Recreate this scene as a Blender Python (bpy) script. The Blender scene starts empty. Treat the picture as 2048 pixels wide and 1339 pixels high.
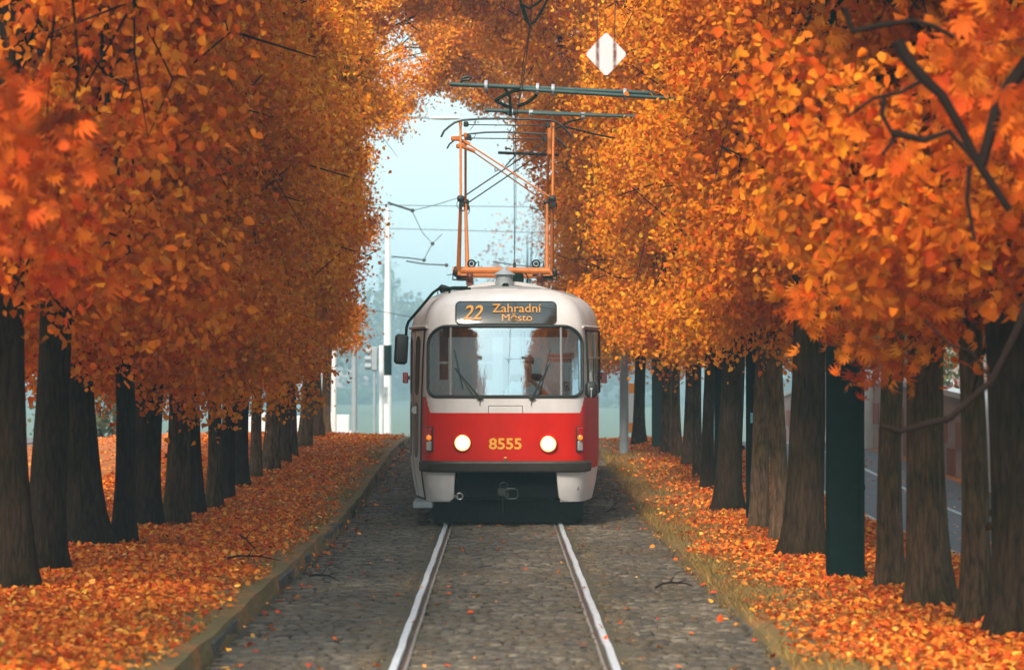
import bpy, math, random
import numpy as np
from mathutils import Vector, Matrix, noise as mnoise
R = math.radians
random.seed(7)
scn = bpy.context.scene
COL = scn.collection
# ------------------------------------------------------------------ camera
FPX = 6500.0; VX, VY = 1002.0, 747.0; CH = 1.97      # focal length in px of a 2048 px wide frame, vanishing point, eye height
cam_d = bpy.data.cameras.new('camera'); cam = bpy.data.objects.new('camera', cam_d); COL.objects.link(cam)
cam_d.sensor_width = 36.0; cam_d.lens = FPX/2048*36.0
cam_d.clip_start = 0.1; cam_d.clip_end = 3000
cam.location = (0, 0, CH)
cam.rotation_euler = (R(90)+math.atan((VY-669.5)/FPX), 0, -math.atan((1024-VX)/FPX))
cam_d.dof.use_dof = True; cam_d.dof.focus_distance = 42.0; cam_d.dof.aperture_fstop = 3.2
scn.camera = cam
# ------------------------------------------------------------------ sky, sun, exposure
SUN_EL, SUN_AZ = R(44), R(198)                       # azimuth: from behind the camera, a little to the left
w = bpy.data.worlds.new('World'); scn.world = w; w.use_nodes = True
nt = w.node_tree; nt.nodes.clear()
o_ = nt.nodes.new('ShaderNodeOutputWorld'); bg = nt.nodes.new('ShaderNodeBackground'); bg2 = nt.nodes.new('ShaderNodeBackground'); add = nt.nodes.new('ShaderNodeAddShader')
sky = nt.nodes.new('ShaderNodeTexSky'); sky.sky_type = 'NISHITA'; sky.sun_disc = False
sky.sun_elevation = SUN_EL; sky.sun_rotation = SUN_AZ; sky.dust_density = 4.0; sky.air_density = 1.2
bg.inputs[1].default_value = 0.06
bg2.inputs[0].default_value = (0.53, 0.72, 0.77, 1); bg2.inputs[1].default_value = 0.92     # even overcast veil
nt.links.new(sky.outputs[0], bg.inputs[0]); nt.links.new(bg.outputs[0], add.inputs[0]); nt.links.new(bg2.outputs[0], add.inputs[1]); nt.links.new(add.outputs[0], o_.inputs[0])
sd = bpy.data.lights.new('sun', 'SUN'); sd.energy = 3.2; sd.angle = R(10); sd.color = (1.0, 0.9, 0.78)
sun = bpy.data.objects.new('sun', sd); COL.objects.link(sun)
sun.rotation_euler = (R(90)-SUN_EL, 0, R(180)-SUN_AZ)
scn.view_settings.view_transform = 'Standard'; scn.view_settings.look = 'None'
scn.view_settings.gamma = 1; scn.view_settings.exposure = 0.6
scn.cycles.max_bounces = 6; scn.cycles.diffuse_bounces = 1; scn.cycles.transparent_max_bounces = 12

# ------------------------------------------------------------------ helpers
def lab(o, label=None, cat=None, group=None, kind=None):
    if label: o['label'] = label
    if cat: o['category'] = cat
    if group: o['group'] = group
    if kind: o['kind'] = kind
    return o
def empty(name, loc, rz=0):
    o = bpy.data.objects.new(name, None); COL.objects.link(o); o.location = loc; o.rotation_euler = (0, 0, rz); o.empty_display_size = .2
    return o
def mesh_obj(name, me, parent=None, loc=None):
    o = bpy.data.objects.new(name, me); COL.objects.link(o)
    if parent: o.parent = parent
    if loc is not None: o.location = loc
    return o
class MB:
    def __init__(s): s.v = []; s.f = []; s.m = []
    def add(s, vs, fs, mi=0):
        b = len(s.v); s.v += [tuple(p) for p in vs]; s.f += [tuple(b+i for i in f) for f in fs]; s.m += [mi]*len(fs); return s
    def box(s, c, d, mi=0, rot=None, bev=0.0):
        hx, hy, hz = d[0]/2, d[1]/2, d[2]/2; b = min(bev, hx*.9, hy*.9, hz*.9)
        if b <= 0:
            vs = [Vector((x*hx, y*hy, z*hz)) for x in (-1, 1) for y in (-1, 1) for z in (-1, 1)]
            fs = [(0,1,3,2),(4,6,7,5),(0,4,5,1),(2,3,7,6),(0,2,6,4),(1,5,7,3)]
        else:
            vs = []; idx = {}
            for x in (-1, 1):
                for y in (-1, 1):
                    for z in (-1, 1):
                        for a in range(3):
                            p = [x*(hx-b), y*(hy-b), z*(hz-b)]; p[a] = (x, y, z)[a]*(hx, hy, hz)[a]
                            idx[(x,y,z,a)] = len(vs); vs.append(Vector(p))
            fs = []
            q = [(-1,-1),(1,-1),(1,1),(-1,1)]
            for a in range(3):
                for sg in (-1, 1):
                    f = []
                    for (u, v) in q:
                        k = [0,0,0]; k[a] = sg; k[(a+1)%3] = u; k[(a+2)%3] = v; f.append(idx[(*k, a)])
                    fs.append(tuple(f if sg > 0 else f[::-1]))
            for a in range(3):
                b1, b2 = (a+1)%3, (a+2)%3
                for u in (-1, 1):
                    for v in (-1, 1):
                        f = []
                        for (sa, ax) in ((-1,b1),(1,b1),(1,b2),(-1,b2)):
                            k = [0,0,0]; k[a] = sa; k[b1] = u; k[b2] = v; f.append(idx[(*k, ax)])
                        fs.append(tuple(f))
            for x in (-1, 1):
                for y in (-1, 1):
                    for z in (-1, 1): fs.append(tuple(idx[(x,y,z,a)] for a in range(3)))
        if rot is not None: vs = [rot @ p for p in vs]
        c = Vector(c); return s.add([p+c for p in vs], fs, mi)
    def tube(s, pts, r, n=8, mi=0, cap=True, sy=1.0):
        pts = [Vector(p) for p in pts]; k = len(pts)
        rs = r if isinstance(r, (list, tuple)) else [r]*k
        vs = []; ref = None
        for i, p in enumerate(pts):
            t = (pts[min(i+1, k-1)]-pts[max(i-1, 0)])
            if t.length < 1e-9: t = Vector((0,0,1))
            t.normalize()
            if ref is None:
                ref = Vector((0,0,1)) if abs(t.z) < .9 else Vector((0,1,0))
            a = ref - t*ref.dot(t)
            if a.length < 1e-6: a = t.orthogonal()
            a.normalize(); b = t.cross(a); ref = a
            for j in range(n):
                an = 2*math.pi*j/n; vs.append(p + a*math.cos(an)*rs[i] + b*math.sin(an)*rs[i]*sy)
        fs = [(i*n+j, i*n+(j+1)%n, (i+1)*n+(j+1)%n, (i+1)*n+j) for i in range(k-1) for j in range(n)]
        if cap: fs += [tuple(range(n))[::-1], tuple((k-1)*n+j for j in range(n))]
        return s.add(vs, fs, mi)
    def lathe(s, prof, c=(0,0,0), axis='Z', n=16, mi=0):
        vs = []
        for (r, h) in prof:
            for j in range(n):
                a = 2*math.pi*j/n; x, y = r*math.cos(a), r*math.sin(a)
                p = (x, y, h) if axis == 'Z' else ((x, h, y) if axis == 'Y' else (h, x, y))
                vs.append((p[0]+c[0], p[1]+c[1], p[2]+c[2]))
        k = len(prof)
        fs = [(i*n+j, i*n+(j+1)%n, (i+1)*n+(j+1)%n, (i+1)*n+j) for i in range(k-1) for j in range(n)]
        fs += [tuple(range(n))[::-1], tuple((k-1)*n+j for j in range(n))]
        return s.add(vs, fs, mi)
    def grid(s, P, mi=0, closed=False):
        nr, nc = len(P), len(P[0]); vs = [p for row in P for p in row]
        fs = [(i*nc+j, i*nc+(j+1)%nc, (i+1)*nc+(j+1)%nc, (i+1)*nc+j) for i in range(nr-1) for j in range(nc if closed else nc-1)]
        return s.add(vs, fs, mi)
    def build(s, name, mats, parent=None, smooth=False, angle=None):
        me = bpy.data.meshes.new(name); me.from_pydata(s.v, [], s.f)
        if not isinstance(mats, (list, tuple)): mats = [mats]
        for m in mats: me.materials.append(m)
        if len(mats) > 1: me.polygons.foreach_set('material_index', s.m)
        if smooth:
            me.polygons.foreach_set('use_smooth', [True]*len(me.polygons))
            me.set_sharp_from_angle(angle=R(angle or 40))
        me.update()
        return mesh_obj(name, me, parent)
def np_mesh(name, V, F, mats, colors=None, smooth=False):
    """V (n,3), F (m,4) quads"""
    me = bpy.data.meshes.new(name); k = F.shape[1]
    me.vertices.add(len(V)); me.vertices.foreach_set('co', V.astype(np.float32).ravel())
    me.loops.add(F.size); me.loops.foreach_set('vertex_index', F.astype(np.int32).ravel())
    me.polygons.add(len(F)); me.polygons.foreach_set('loop_start', np.arange(0, F.size, k, dtype=np.int32))
    try: me.polygons.foreach_set('loop_total', np.full(len(F), k, dtype=np.int32))
    except Exception: pass
    if colors is not None:
        a = me.color_attributes.new('tone', 'FLOAT_COLOR', 'POINT')
        c = np.ones((len(V), 4), dtype=np.float32); c[:, :3] = colors; a.data.foreach_set('color', c.ravel())
    if smooth: me.polygons.foreach_set('use_smooth', np.ones(len(F), dtype=bool))
    for m in (mats if isinstance(mats, (list, tuple)) else [mats]): me.materials.append(m)
    me.update(calc_edges=True); me.validate()
    return me

# ------------------------------------------------------------------ materials
def mat(name, col, rough=.5, metal=0.0, noise=0.0, nscale=8.0, bump=0.0, bscale=40.0, col2=None, emis=None, estr=0, coat=0.0, spec=.5, stretch=None):
    m = bpy.data.materials.new(name); m.use_nodes = True; n = m.node_tree; L = n.links
    p = n.nodes['Principled BSDF']; p.inputs['Base Color'].default_value = (*col, 1); p.inputs['Roughness'].default_value = rough
    p.inputs['Metallic'].default_value = metal; p.inputs['Coat Weight'].default_value = coat; p.inputs['Coat Roughness'].default_value = .08
    p.inputs['Specular IOR Level'].default_value = spec
    tc = n.nodes.new('ShaderNodeTexCoord'); mp = n.nodes.new('ShaderNodeMapping'); L.new(tc.outputs['Object'], mp.inputs[0])
    if stretch: mp.inputs['Scale'].default_value = stretch
    if noise > 0 or col2:
        t = n.nodes.new('ShaderNodeTexNoise'); t.inputs['Scale'].default_value = nscale; t.inputs['Detail'].default_value = 8; t.inputs['Roughness'].default_value = .65
        L.new(mp.outputs[0], t.inputs['Vector'])
        r = n.nodes.new('ShaderNodeValToRGB'); r.color_ramp.elements[0].position = .32; r.color_ramp.elements[1].position = .68
        c2 = col2 or tuple(c*(1-noise) for c in col)
        r.color_ramp.elements[0].color = (*c2, 1); r.color_ramp.elements[1].color = (*col, 1)
        L.new(t.outputs[0], r.inputs[0]); L.new(r.outputs[0], p.inputs['Base Color'])
        rr = n.nodes.new('ShaderNodeMapRange'); rr.inputs[3].default_value = min(1, rough*1.35); rr.inputs[4].default_value = rough*.85
        L.new(t.outputs[0], rr.inputs[0]); L.new(rr.outputs[0], p.inputs['Roughness'])
    if bump > 0:
        t2 = n.nodes.new('ShaderNodeTexNoise'); t2.inputs['Scale'].default_value = bscale; t2.inputs['Detail'].default_value = 6; L.new(mp.outputs[0], t2.inputs['Vector'])
        b = n.nodes.new('ShaderNodeBump'); b.inputs['Strength'].default_value = bump; b.inputs['Distance'].default_value = .02
        L.new(t2.outputs[0], b.inputs['Height']); L.new(b.outputs[0], p.inputs['Normal'])
    if emis: p.inputs['Emission Color'].default_value = (*emis, 1); p.inputs['Emission Strength'].default_value = estr
    return m
def leaf_mat(name, transl=.35, rough=.5):
    m = bpy.data.materials.new(name); m.use_nodes = True; n = m.node_tree; L = n.links
    p = n.nodes['Principled BSDF']; p.inputs['Roughness'].default_value = rough; p.inputs['Specular IOR Level'].default_value = .1
    a = n.nodes.new('ShaderNodeAttribute'); a.attribute_name = 'tone'
    oi = n.nodes.new('ShaderNodeObjectInfo')
    mx = n.nodes.new('ShaderNodeMixRGB'); mx.blend_type = 'MULTIPLY'; mx.inputs[0].default_value = 1
    L.new(a.outputs['Color'], mx.inputs[1]); L.new(oi.outputs['Color'], mx.inputs[2])
    L.new(mx.outputs[0], p.inputs['Base Color'])
    t = n.nodes.new('ShaderNodeBsdfTranslucent'); L.new(mx.outputs[0], t.inputs['Color'])
    ms = n.nodes.new('ShaderNodeMixShader'); ms.inputs[0].default_value = transl
    L.new(p.outputs[0], ms.inputs[1]); L.new(t.outputs[0], ms.inputs[2]); L.new(ms.outputs[0], n.nodes['Material Output'].inputs[0])
    return m
def attr_mat(name, rough=.8, bump=.4, bscale=60, noise=.35, nscale=12):
    m = bpy.data.materials.new(name); m.use_nodes = True; n = m.node_tree; L = n.links
    p = n.nodes['Principled BSDF']; p.inputs['Roughness'].default_value = rough
    a = n.nodes.new('ShaderNodeAttribute'); a.attribute_name = 'tone'
    tc = n.nodes.new('ShaderNodeTexCoord'); t = n.nodes.new('ShaderNodeTexNoise'); t.inputs['Scale'].default_value = nscale; t.inputs['Detail'].default_value = 8
    L.new(tc.outputs['Object'], t.inputs['Vector'])
    mr = n.nodes.new('ShaderNodeMapRange'); mr.inputs[1].default_value = .3; mr.inputs[2].default_value = .7; mr.inputs[3].default_value = 1-noise; mr.inputs[4].default_value = 1+noise*.4
    L.new(t.outputs[0], mr.inputs[0])
    mx = n.nodes.new('ShaderNodeVectorMath'); mx.operation = 'SCALE'; L.new(a.outputs['Color'], mx.inputs[0]); L.new(mr.outputs[0], mx.inputs['Scale'])
    L.new(mx.outputs[0], p.inputs['Base Color'])
    t2 = n.nodes.new('ShaderNodeTexNoise'); t2.inputs['Scale'].default_value = bscale; t2.inputs['Detail'].default_value = 5; L.new(tc.outputs['Object'], t2.inputs['Vector'])
    b = n.nodes.new('ShaderNodeBump'); b.inputs['Strength'].default_value = bump; b.inputs['Distance'].default_value = .01; L.new(t2.outputs[0], b.inputs['Height']); L.new(b.outputs[0], p.inputs['Normal'])
    return m
def bark_mat(name, c1, c2):
    m = bpy.data.materials.new(name); m.use_nodes = True; n = m.node_tree; L = n.links
    p = n.nodes['Principled BSDF']; p.inputs['Roughness'].default_value = .95; p.inputs['Specular IOR Level'].default_value = .05
    tc = n.nodes.new('ShaderNodeTexCoord'); mp = n.nodes.new('ShaderNodeMapping'); mp.inputs['Scale'].default_value = (1, 1, .16); L.new(tc.outputs['Object'], mp.inputs[0])
    t = n.nodes.new('ShaderNodeTexNoise'); t.inputs['Scale'].default_value = 26; t.inputs['Detail'].default_value = 8; t.inputs['Roughness'].default_value = .7; L.new(mp.outputs[0], t.inputs['Vector'])
    t2 = n.nodes.new('ShaderNodeTexNoise'); t2.inputs['Scale'].default_value = 2.2; t2.inputs['Detail'].default_value = 6; L.new(tc.outputs['Object'], t2.inputs['Vector'])
    r = n.nodes.new('ShaderNodeValToRGB'); r.color_ramp.elements[0].position = .35; r.color_ramp.elements[1].position = .7; r.color_ramp.elements[0].color = (*c2, 1); r.color_ramp.elements[1].color = (*c1, 1)
    vo = n.nodes.new('ShaderNodeTexVoronoi'); vo.feature = 'DISTANCE_TO_EDGE'; vo.inputs['Scale'].default_value = 24; L.new(mp.outputs[0], vo.inputs['Vector'])
    vm = n.nodes.new('ShaderNodeMapRange'); vm.inputs[1].default_value = 0; vm.inputs[2].default_value = .22; vm.inputs[3].default_value = .0; vm.inputs[4].default_value = 1; L.new(vo.outputs['Distance'], vm.inputs[0])
    mu = n.nodes.new('ShaderNodeMath'); mu.operation = 'MULTIPLY_ADD'; mu.inputs[1].default_value = .14; L.new(vm.outputs[0], mu.inputs[0])
    ms_ = n.nodes.new('ShaderNodeMath'); ms_.operation = 'MULTIPLY'; ms_.inputs[1].default_value = .90; L.new(t.outputs[0], ms_.inputs[0]); L.new(ms_.outputs[0], mu.inputs[2]); L.new(mu.outputs[0], r.inputs[0])
    r2 = n.nodes.new('ShaderNodeValToRGB'); r2.color_ramp.elements[0].position = .4; r2.color_ramp.elements[1].position = .66
    r2.color_ramp.elements[0].color = (1, 1, 1, 1); r2.color_ramp.elements[1].color = (.55, .68, .42, 1)
    L.new(t2.outputs[0], r2.inputs[0])
    mx = n.nodes.new('ShaderNodeMixRGB'); mx.blend_type = 'MULTIPLY'; mx.inputs[0].default_value = 1; L.new(r.outputs[0], mx.inputs[1]); L.new(r2.outputs[0], mx.inputs[2]); L.new(mx.outputs[0], p.inputs['Base Color'])
    b = n.nodes.new('ShaderNodeBump'); b.inputs['Strength'].default_value = .9; b.inputs['Distance'].default_value = .03; L.new(mu.outputs[0], b.inputs['Height']); L.new(b.outputs[0], p.inputs['Normal'])
    return m
def glass_mat(name, tint=(.75,.85,.85), refl=.3):
    m = bpy.data.materials.new(name); m.use_nodes = True; n = m.node_tree; L = n.links
    n.nodes.remove(n.nodes['Principled BSDF'])
    t = n.nodes.new('ShaderNodeBsdfTransparent'); t.inputs[0].default_value = (*tint, 1)
    g = n.nodes.new('ShaderNodeBsdfGlossy'); g.inputs['Roughness'].default_value = .02; g.inputs[0].default_value = (.78, .95, 1, 1)
    fr = n.nodes.new('ShaderNodeFresnel'); fr.inputs[0].default_value = 1.5
    mr = n.nodes.new('ShaderNodeMapRange'); mr.inputs[1].default_value = .04; mr.inputs[2].default_value = 1; mr.inputs[3].default_value = refl; mr.inputs[4].default_value = 1
    L.new(fr.outputs[0], mr.inputs[0])
    ms = n.nodes.new('ShaderNodeMixShader'); L.new(mr.outputs[0], ms.inputs[0]); L.new(t.outputs[0], ms.inputs[1]); L.new(g.outputs[0], ms.inputs[2])
    L.new(ms.outputs[0], n.nodes['Material Output'].inputs[0])
    return m
M = {}
M['cream'] = mat('cream_paint', (.68,.64,.62), .4, noise=.2, nscale=3, coat=.1, stretch=(1,1,.35))
M['doorcream'] = mat('lightened_door_paint', (.70,.66,.62), .7, noise=.12, nscale=4, spec=.2)  # body cream made lighter and duller to offset the shade on the doors
M['red'] = mat('red_paint', (.64,.010,.0), .42, noise=.22, nscale=3, coat=.05, spec=.15, stretch=(1,1,.35))
M['roofgrey'] = mat('roof_paint', (.30,.31,.30), .55, noise=.3, nscale=4)
M['black'] = mat('black_rubber', (.012,.016,.012), .6)
M['under'] = mat('dark_underframe', (.012,.015,.011), .7, noise=.4, nscale=20)
M['bumper'] = mat('bumper_rubber', (.045,.034,.024), .55, noise=.4, nscale=9)
M['greyplastic'] = mat('dark_grey_plastic', (.035,.045,.04), .45, noise=.2, nscale=12)
M['steel'] = mat('bare_steel', (.45,.45,.45), .35, metal=.9, noise=.3, nscale=30)
M['alu'] = mat('aluminium', (.6,.6,.6), .35, metal=.7)
M['panto'] = mat('orange_paint', (.62,.17,.02), .45, noise=.35, nscale=14)
M['iron'] = mat('dark_iron', (.035,.04,.035), .5, metal=.5, noise=.3, nscale=20)
M['porcelain'] = mat('brown_insulator', (.14,.05,.03), .3)
M['amber'] = mat('amber_text', (.5,.2,.02), .5, emis=(1,.5,.05), estr=.12)
M['yellow'] = mat('yellow_number', (.85,.42,.03), .5)
M['headlamp'] = mat('lit_headlamp', (.9,.95,.9), .2, emis=(.9,1,.93), estr=9)
M['halo'] = mat('lamp_halo_glow', (.8,.5,.2), .25, metal=.8, emis=(1,.55,.15), estr=.9)  # glowing rim colour imitates the orange halo round the lit headlamps
M['lamp_red'] = mat('red_lens', (.45,.01,.005), .2, coat=.6)
M['lamp_orange'] = mat('orange_lens', (.85,.15,.01), .2, emis=(1,.25,.02), estr=.5, coat=.6)
M['lamp_clear'] = mat('clear_lens', (.55,.56,.58), .15, metal=.4, coat=.6)
M['glass'] = glass_mat('windscreen_glass', (.88,.96,.97), .42)
M['sideglass'] = glass_mat('side_glass', (.72,.78,.75), .08)
M['mirror'] = mat('mirror_glass', (.5,.55,.55), .05, metal=1)
M['interior'] = mat('interior_panel', (.68,.76,.76), .6, noise=.1)
M['display'] = mat('display_panel', (.018,.02,.016), .12, coat=1.0)
M['white'] = mat('white_paint', (.75,.74,.72), .5, noise=.1, nscale=5)
M['cloth'] = mat('pale_shirt', (.42,.56,.6), .9)
M['skin'] = mat('skin', (.5,.24,.14), .55)
M['hair'] = mat('dark_hair', (.03,.02,.015), .7)
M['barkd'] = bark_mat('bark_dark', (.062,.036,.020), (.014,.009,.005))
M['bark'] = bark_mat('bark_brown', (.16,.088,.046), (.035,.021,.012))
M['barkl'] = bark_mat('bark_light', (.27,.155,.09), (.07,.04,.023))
M['twig'] = mat('twig_bark', (.018,.011,.008), .95, spec=.05)
M['leaf'] = leaf_mat('autumn_leaf', .31, .65)
M['litter'] = leaf_mat('fallen_leaf', .12, .7)
M['post'] = mat('green_post_paint', (.005,.017,.012), .8, noise=.4, nscale=6, spec=.1)
M['galv'] = mat('galvanised_steel', (.36,.40,.42), .5, metal=.3, noise=.2, nscale=4)
M['wire'] = mat('copper_wire', (.04,.035,.03), .5, metal=.5)
M['sett'] = attr_mat('stone_sett', .62, .5, 90, .35, 14)
M['grass'] = attr_mat('grass_blade', .8, 0, 10, .1, 3)

# ------------------------------------------------------------------ terrain
def g1(Y):
    if Y < 40: return 0.0
    if Y < 66:
        t = (Y-40)/26; return .45*t*t*(3-2*t)
    d = max(0, Y-68)
    if d < 30: return .45-.0012*d*d
    return max(-5.5, .45-1.08-.072*(d-30))
def gY(Y): return g1(Y)
vg = np.vectorize(g1)
KL, KR, TX = -2.02, 1.93, .027                          # kerb lines and track centre
def bank(x):
    if x < KL: return .13 + .06*min(1, (KL-x)/2.5) - .12*max(0, min(1, (-x-7)/3))
    if x > KR: return .03 + .05*min(1, (x-KR)/1.0) - .07*max(0, min(1, (x-4.2)/.6))
    return -.035
def gz(x, Y):
    b = bank(x)
    if x < KL or x > KR: b += .018*math.sin(x*3.1+Y*.9)*math.sin(Y*1.7-x*1.3) if (x < 4.4) else 0
    return g1(Y) + b
def base_at(px, py, bx):
    """ground point seen at (px,py) of the 2048 px photograph"""
    lo, hi = 12., 78.
    for _ in range(50):
        Y = (lo+hi)/2; x = (px-VX)/FPX*Y
        if CH-(py-VY)/FPX*Y > g1(Y)+bx: lo = Y
        else: hi = Y
    return (px-VX)/FPX*Y, Y
def P(px, py, Y): return Vector(((px-VX)/FPX*Y, Y, CH-(py-VY)/FPX*Y))

def ground_mat():
    m = bpy.data.materials.new('leafy_soil'); m.use_nodes = True; n = m.node_tree; L = n.links
    p = n.nodes['Principled BSDF']; p.inputs['Roughness'].default_value = .9
    tc = n.nodes.new('ShaderNodeTexCoord')
    v = n.nodes.new('ShaderNodeTexVoronoi'); v.inputs['Scale'].default_value = 16; L.new(tc.outputs['Object'], v.inputs['Vector'])
    r = n.nodes.new('ShaderNodeValToRGB'); cr = r.color_ramp; cr.elements[0].color = (.30,.06,.008,1); cr.elements[1].color = (.62,.22,.03,1); cr.elements[0].position = .1; cr.elements[1].position = .9
    e = cr.elements.new(.5); e.color = (.48,.12,.014,1)
    sp = n.nodes.new('ShaderNodeSeparateColor'); L.new(v.outputs['Color'], sp.inputs[0]); L.new(sp.outputs[0], r.inputs[0])
    t = n.nodes.new('ShaderNodeTexNoise'); t.inputs['Scale'].default_value = 1.3; t.inputs['Detail'].default_value = 7; L.new(tc.outputs['Object'], t.inputs['Vector'])
    # bare soil / grass by a position mask near the kerbs
    sx = n.nodes.new('ShaderNodeSeparateXYZ'); L.new(tc.outputs['Object'], sx.inputs[0])
    def band(a, b, c, d):
        m1 = n.nodes.new('ShaderNodeMapRange'); m1.inputs[1].default_value = a; m1.inputs[2].default_value = b
        m2 = n.nodes.new('ShaderNodeMapRange'); m2.inputs[1].default_value = c; m2.inputs[2].default_value = d; m2.inputs[3].default_value = 1; m2.inputs[4].default_value = 0
        L.new(sx.outputs[0], m1.inputs[0]); L.new(sx.outputs[0], m2.inputs[0])
        k = n.nodes.new('ShaderNodeMath'); k.operation = 'MULTIPLY'; L.new(m1.outputs[0], k.inputs[0]); L.new(m2.outputs[0], k.inputs[1]); return k
    b1 = band(-3.0, -2.3, 2.3, 3.2)
    ad = n.nodes.new('ShaderNodeMath'); ad.operation = 'ADD'; L.new(b1.outputs[0], ad.inputs[0])
    ns = n.nodes.new('ShaderNodeMapRange'); ns.inputs[1].default_value = .35; ns.inputs[2].default_value = .65; ns.inputs[3].default_value = -.45; ns.inputs[4].default_value = .35
    L.new(t.outputs[0], ns.inputs[0]); L.new(ns.outputs[0], ad.inputs[1]); ad.use_clamp = True
    rg = n.nodes.new('ShaderNodeValToRGB'); rg.color_ramp.elements[0].color = (.11,.075,.018,1); rg.color_ramp.elements[1].color = (.22,.13,.028,1)
    t3 = n.nodes.new('ShaderNodeTexNoise'); t3.inputs['Scale'].default_value = 9; t3.inputs['Detail'].default_value = 9; L.new(tc.outputs['Object'], t3.inputs['Vector']); L.new(t3.outputs[0], rg.inputs[0])
    mx = n.nodes.new('ShaderNodeMixRGB'); L.new(ad.outputs[0], mx.inputs[0]); L.new(r.outputs[0], mx.inputs[1]); L.new(rg.outputs[0], mx.inputs[2])
    my = n.nodes.new('ShaderNodeMapRange'); my.inputs[1].default_value = 84; my.inputs[2].default_value = 100; L.new(sx.outputs[1], my.inputs[0])
    ax = n.nodes.new('ShaderNodeMath'); ax.operation = 'ABSOLUTE'; L.new(sx.outputs[0], ax.inputs[0])
    m3 = n.nodes.new('ShaderNodeMapRange'); m3.inputs[1].default_value = 8.5; m3.inputs[2].default_value = 10.5; L.new(ax.outputs[0], m3.inputs[0])
    mm = n.nodes.new('ShaderNodeMath'); mm.operation = 'MAXIMUM'; L.new(my.outputs[0], mm.inputs[0]); L.new(m3.outputs[0], mm.inputs[1])
    mf = n.nodes.new('ShaderNodeMixRGB'); L.new(mm.outputs[0], mf.inputs[0]); L.new(mx.outputs[0], mf.inputs[1]); mf.inputs[2].default_value = (.10,.12,.06,1)
    L.new(mf.outputs[0], p.inputs['Base Color'])
    b = n.nodes.new('ShaderNodeBump'); b.inputs['Strength'].default_value = .8; b.inputs['Distance'].default_value = .03; L.new(v.outputs['Distance'], b.inputs['Height']); L.new(b.outputs[0], p.inputs['Normal'])
    return m
M['ground'] = ground_mat()
xs = sorted(set([-780,-300,-180,-110,-70,-45,-30,-20,-14,-11] + [round(-10+.25*i, 3) for i in range(30)] + [KL-.02, KL+.01, -1.9, -1, 0, 1, 1.8, KR-.01, KR+.02] + [round(2.05+.25*i, 3) for i in range(16)] + [6.5, 7.5, 9, 12, 16, 22, 32, 50, 80, 120, 200, 300, 780]))
ys = [-40,-20,-8,0,6] + [10+.5*i for i in range(130)] + [76+2*i for i in range(50)] + [180,200,230,280,350,450,600,900,1420]
nx = len(xs)
mb = MB(); mb.grid([[(x, y, gz(x, y)) for x in xs] for y in ys])
gr = mb.build('ground', M['ground'], smooth=True, angle=60); lab(gr, kind='structure')
# distant hills
mb = MB()
hx = np.linspace(-780, 780, 60)
rows = []
for k, Y in enumerate([700, 800, 900, 1050, 1250, 1440]):
    rows.append([(x, Y, -6.5 + (0, 2, 5, 10, 13, 15)[k]*(0.6+.3*math.sin(x*.011+1)+.1*math.sin(x*.037))) for x in hx])
mb.grid(rows); M['hill'] = mat('hill_green', (.07,.09,.05), .95, noise=.4, nscale=.05)
lab(mb.build('hills', M['hill'], smooth=True), kind='structure')

# ------------------------------------------------------------------ cobbled track bed
def road_bed_mat():
    m = mat('mossy_joint_dirt', (.10,.075,.04), .95, col2=(.045,.036,.02), nscale=5, bump=.6, bscale=50)
    return m
M['bed'] = road_bed_mat()
rng = np.random.default_rng(5)
def bedz(x, Y): return -.022 + .011*(math.sin(x*5.3+Y*.71)+math.sin(Y*2.3-x*2.1)*.6+math.sin(x*11+Y*3.7)*.5) + (.012 if abs(abs(x-TX)-.9) < .12 else 0)
bx = [round(KL+.1*i, 3) for i in range(40)]; bx = [x for x in bx if x < KR]+[KR]
mb = MB(); by = [-40,-20,0,8,12,15] + [17+.15*i for i in range(370)] + [72.5+i*2 for i in range(20)]
mb.grid([[(x, y, g1(y)+bedz(x, y)) for x in bx] for y in by])
lab(mb.build('track_bed', M['bed'], smooth=True, angle=60), kind='structure')
tv, tf, tcx = [], [], []
y = 16.0; row = 0
while y < 72:
    d = .088+rng.uniform(-.01, .01)
    x = KL+.02+rng.uniform(0, .08); rowt = rng.uniform(.7, 1.25)
    while x < KR-.05:
        wd = .115+rng.uniform(-.03, .04)
        if x+wd > KR: break
        xc = x+wd/2
        skip = any(abs(xc-(TX+s*.7535)) < .085+wd*.25 for s in (-1, 1))
        if not skip and rng.random() > .02:
            hz = rng.normal(0, .005); tx_, ty_ = rng.normal(0, .02, 2)
            b = len(tv); hw, hd = wd/2-.009, d/2-.009
            for (k, zz) in ((1.0, -.03), (1.0, -.006), (.78, .003)):
                for (sx, sy) in ((-1,-1),(1,-1),(1,1),(-1,1)):
                    px_, py_ = sx*hw*k, sy*hd*k
                    tv.append((xc+px_+rng.normal(0,.002), y+py_+rng.normal(0,.002), g1(y)+zz+hz+px_*tx_*2+py_*ty_*2-.001))
            for l in (0, 4):
                for j in range(4): tf.append((b+l+j, b+l+(j+1)%4, b+l+4+(j+1)%4, b+l+4+j))
            tf.append((b+8, b+9, b+10, b+11))
            ln = abs(abs(xc-TX)-.7535)
            blot = .5+.5*math.sin(xc*2.3+y*.35+1)*math.sin(y*.61-xc*1.1)+.25*math.sin(y*1.9+xc*4); base = np.array((.102,.080,.054))*rng.uniform(.4, 1.6)*(.65+.6*blot)*rowt
            moss = rng.random() < ((.22+.4*(blot < .3)) if ln > .24 else .8)
            mixv = rng.uniform(.3, .9) if moss else rng.uniform(0, .2)
            c = base*(1-mixv)+np.array((.10,.065,.028))*mixv
            tcx += [c]*12
        x += wd+.004
    y += d; row += 1
me = np_mesh('cobbled_road', np.array(tv), np.array(tf), M['sett'], np.array(tcx))
lab(mesh_obj('cobbled_road', me), kind='structure')
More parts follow.
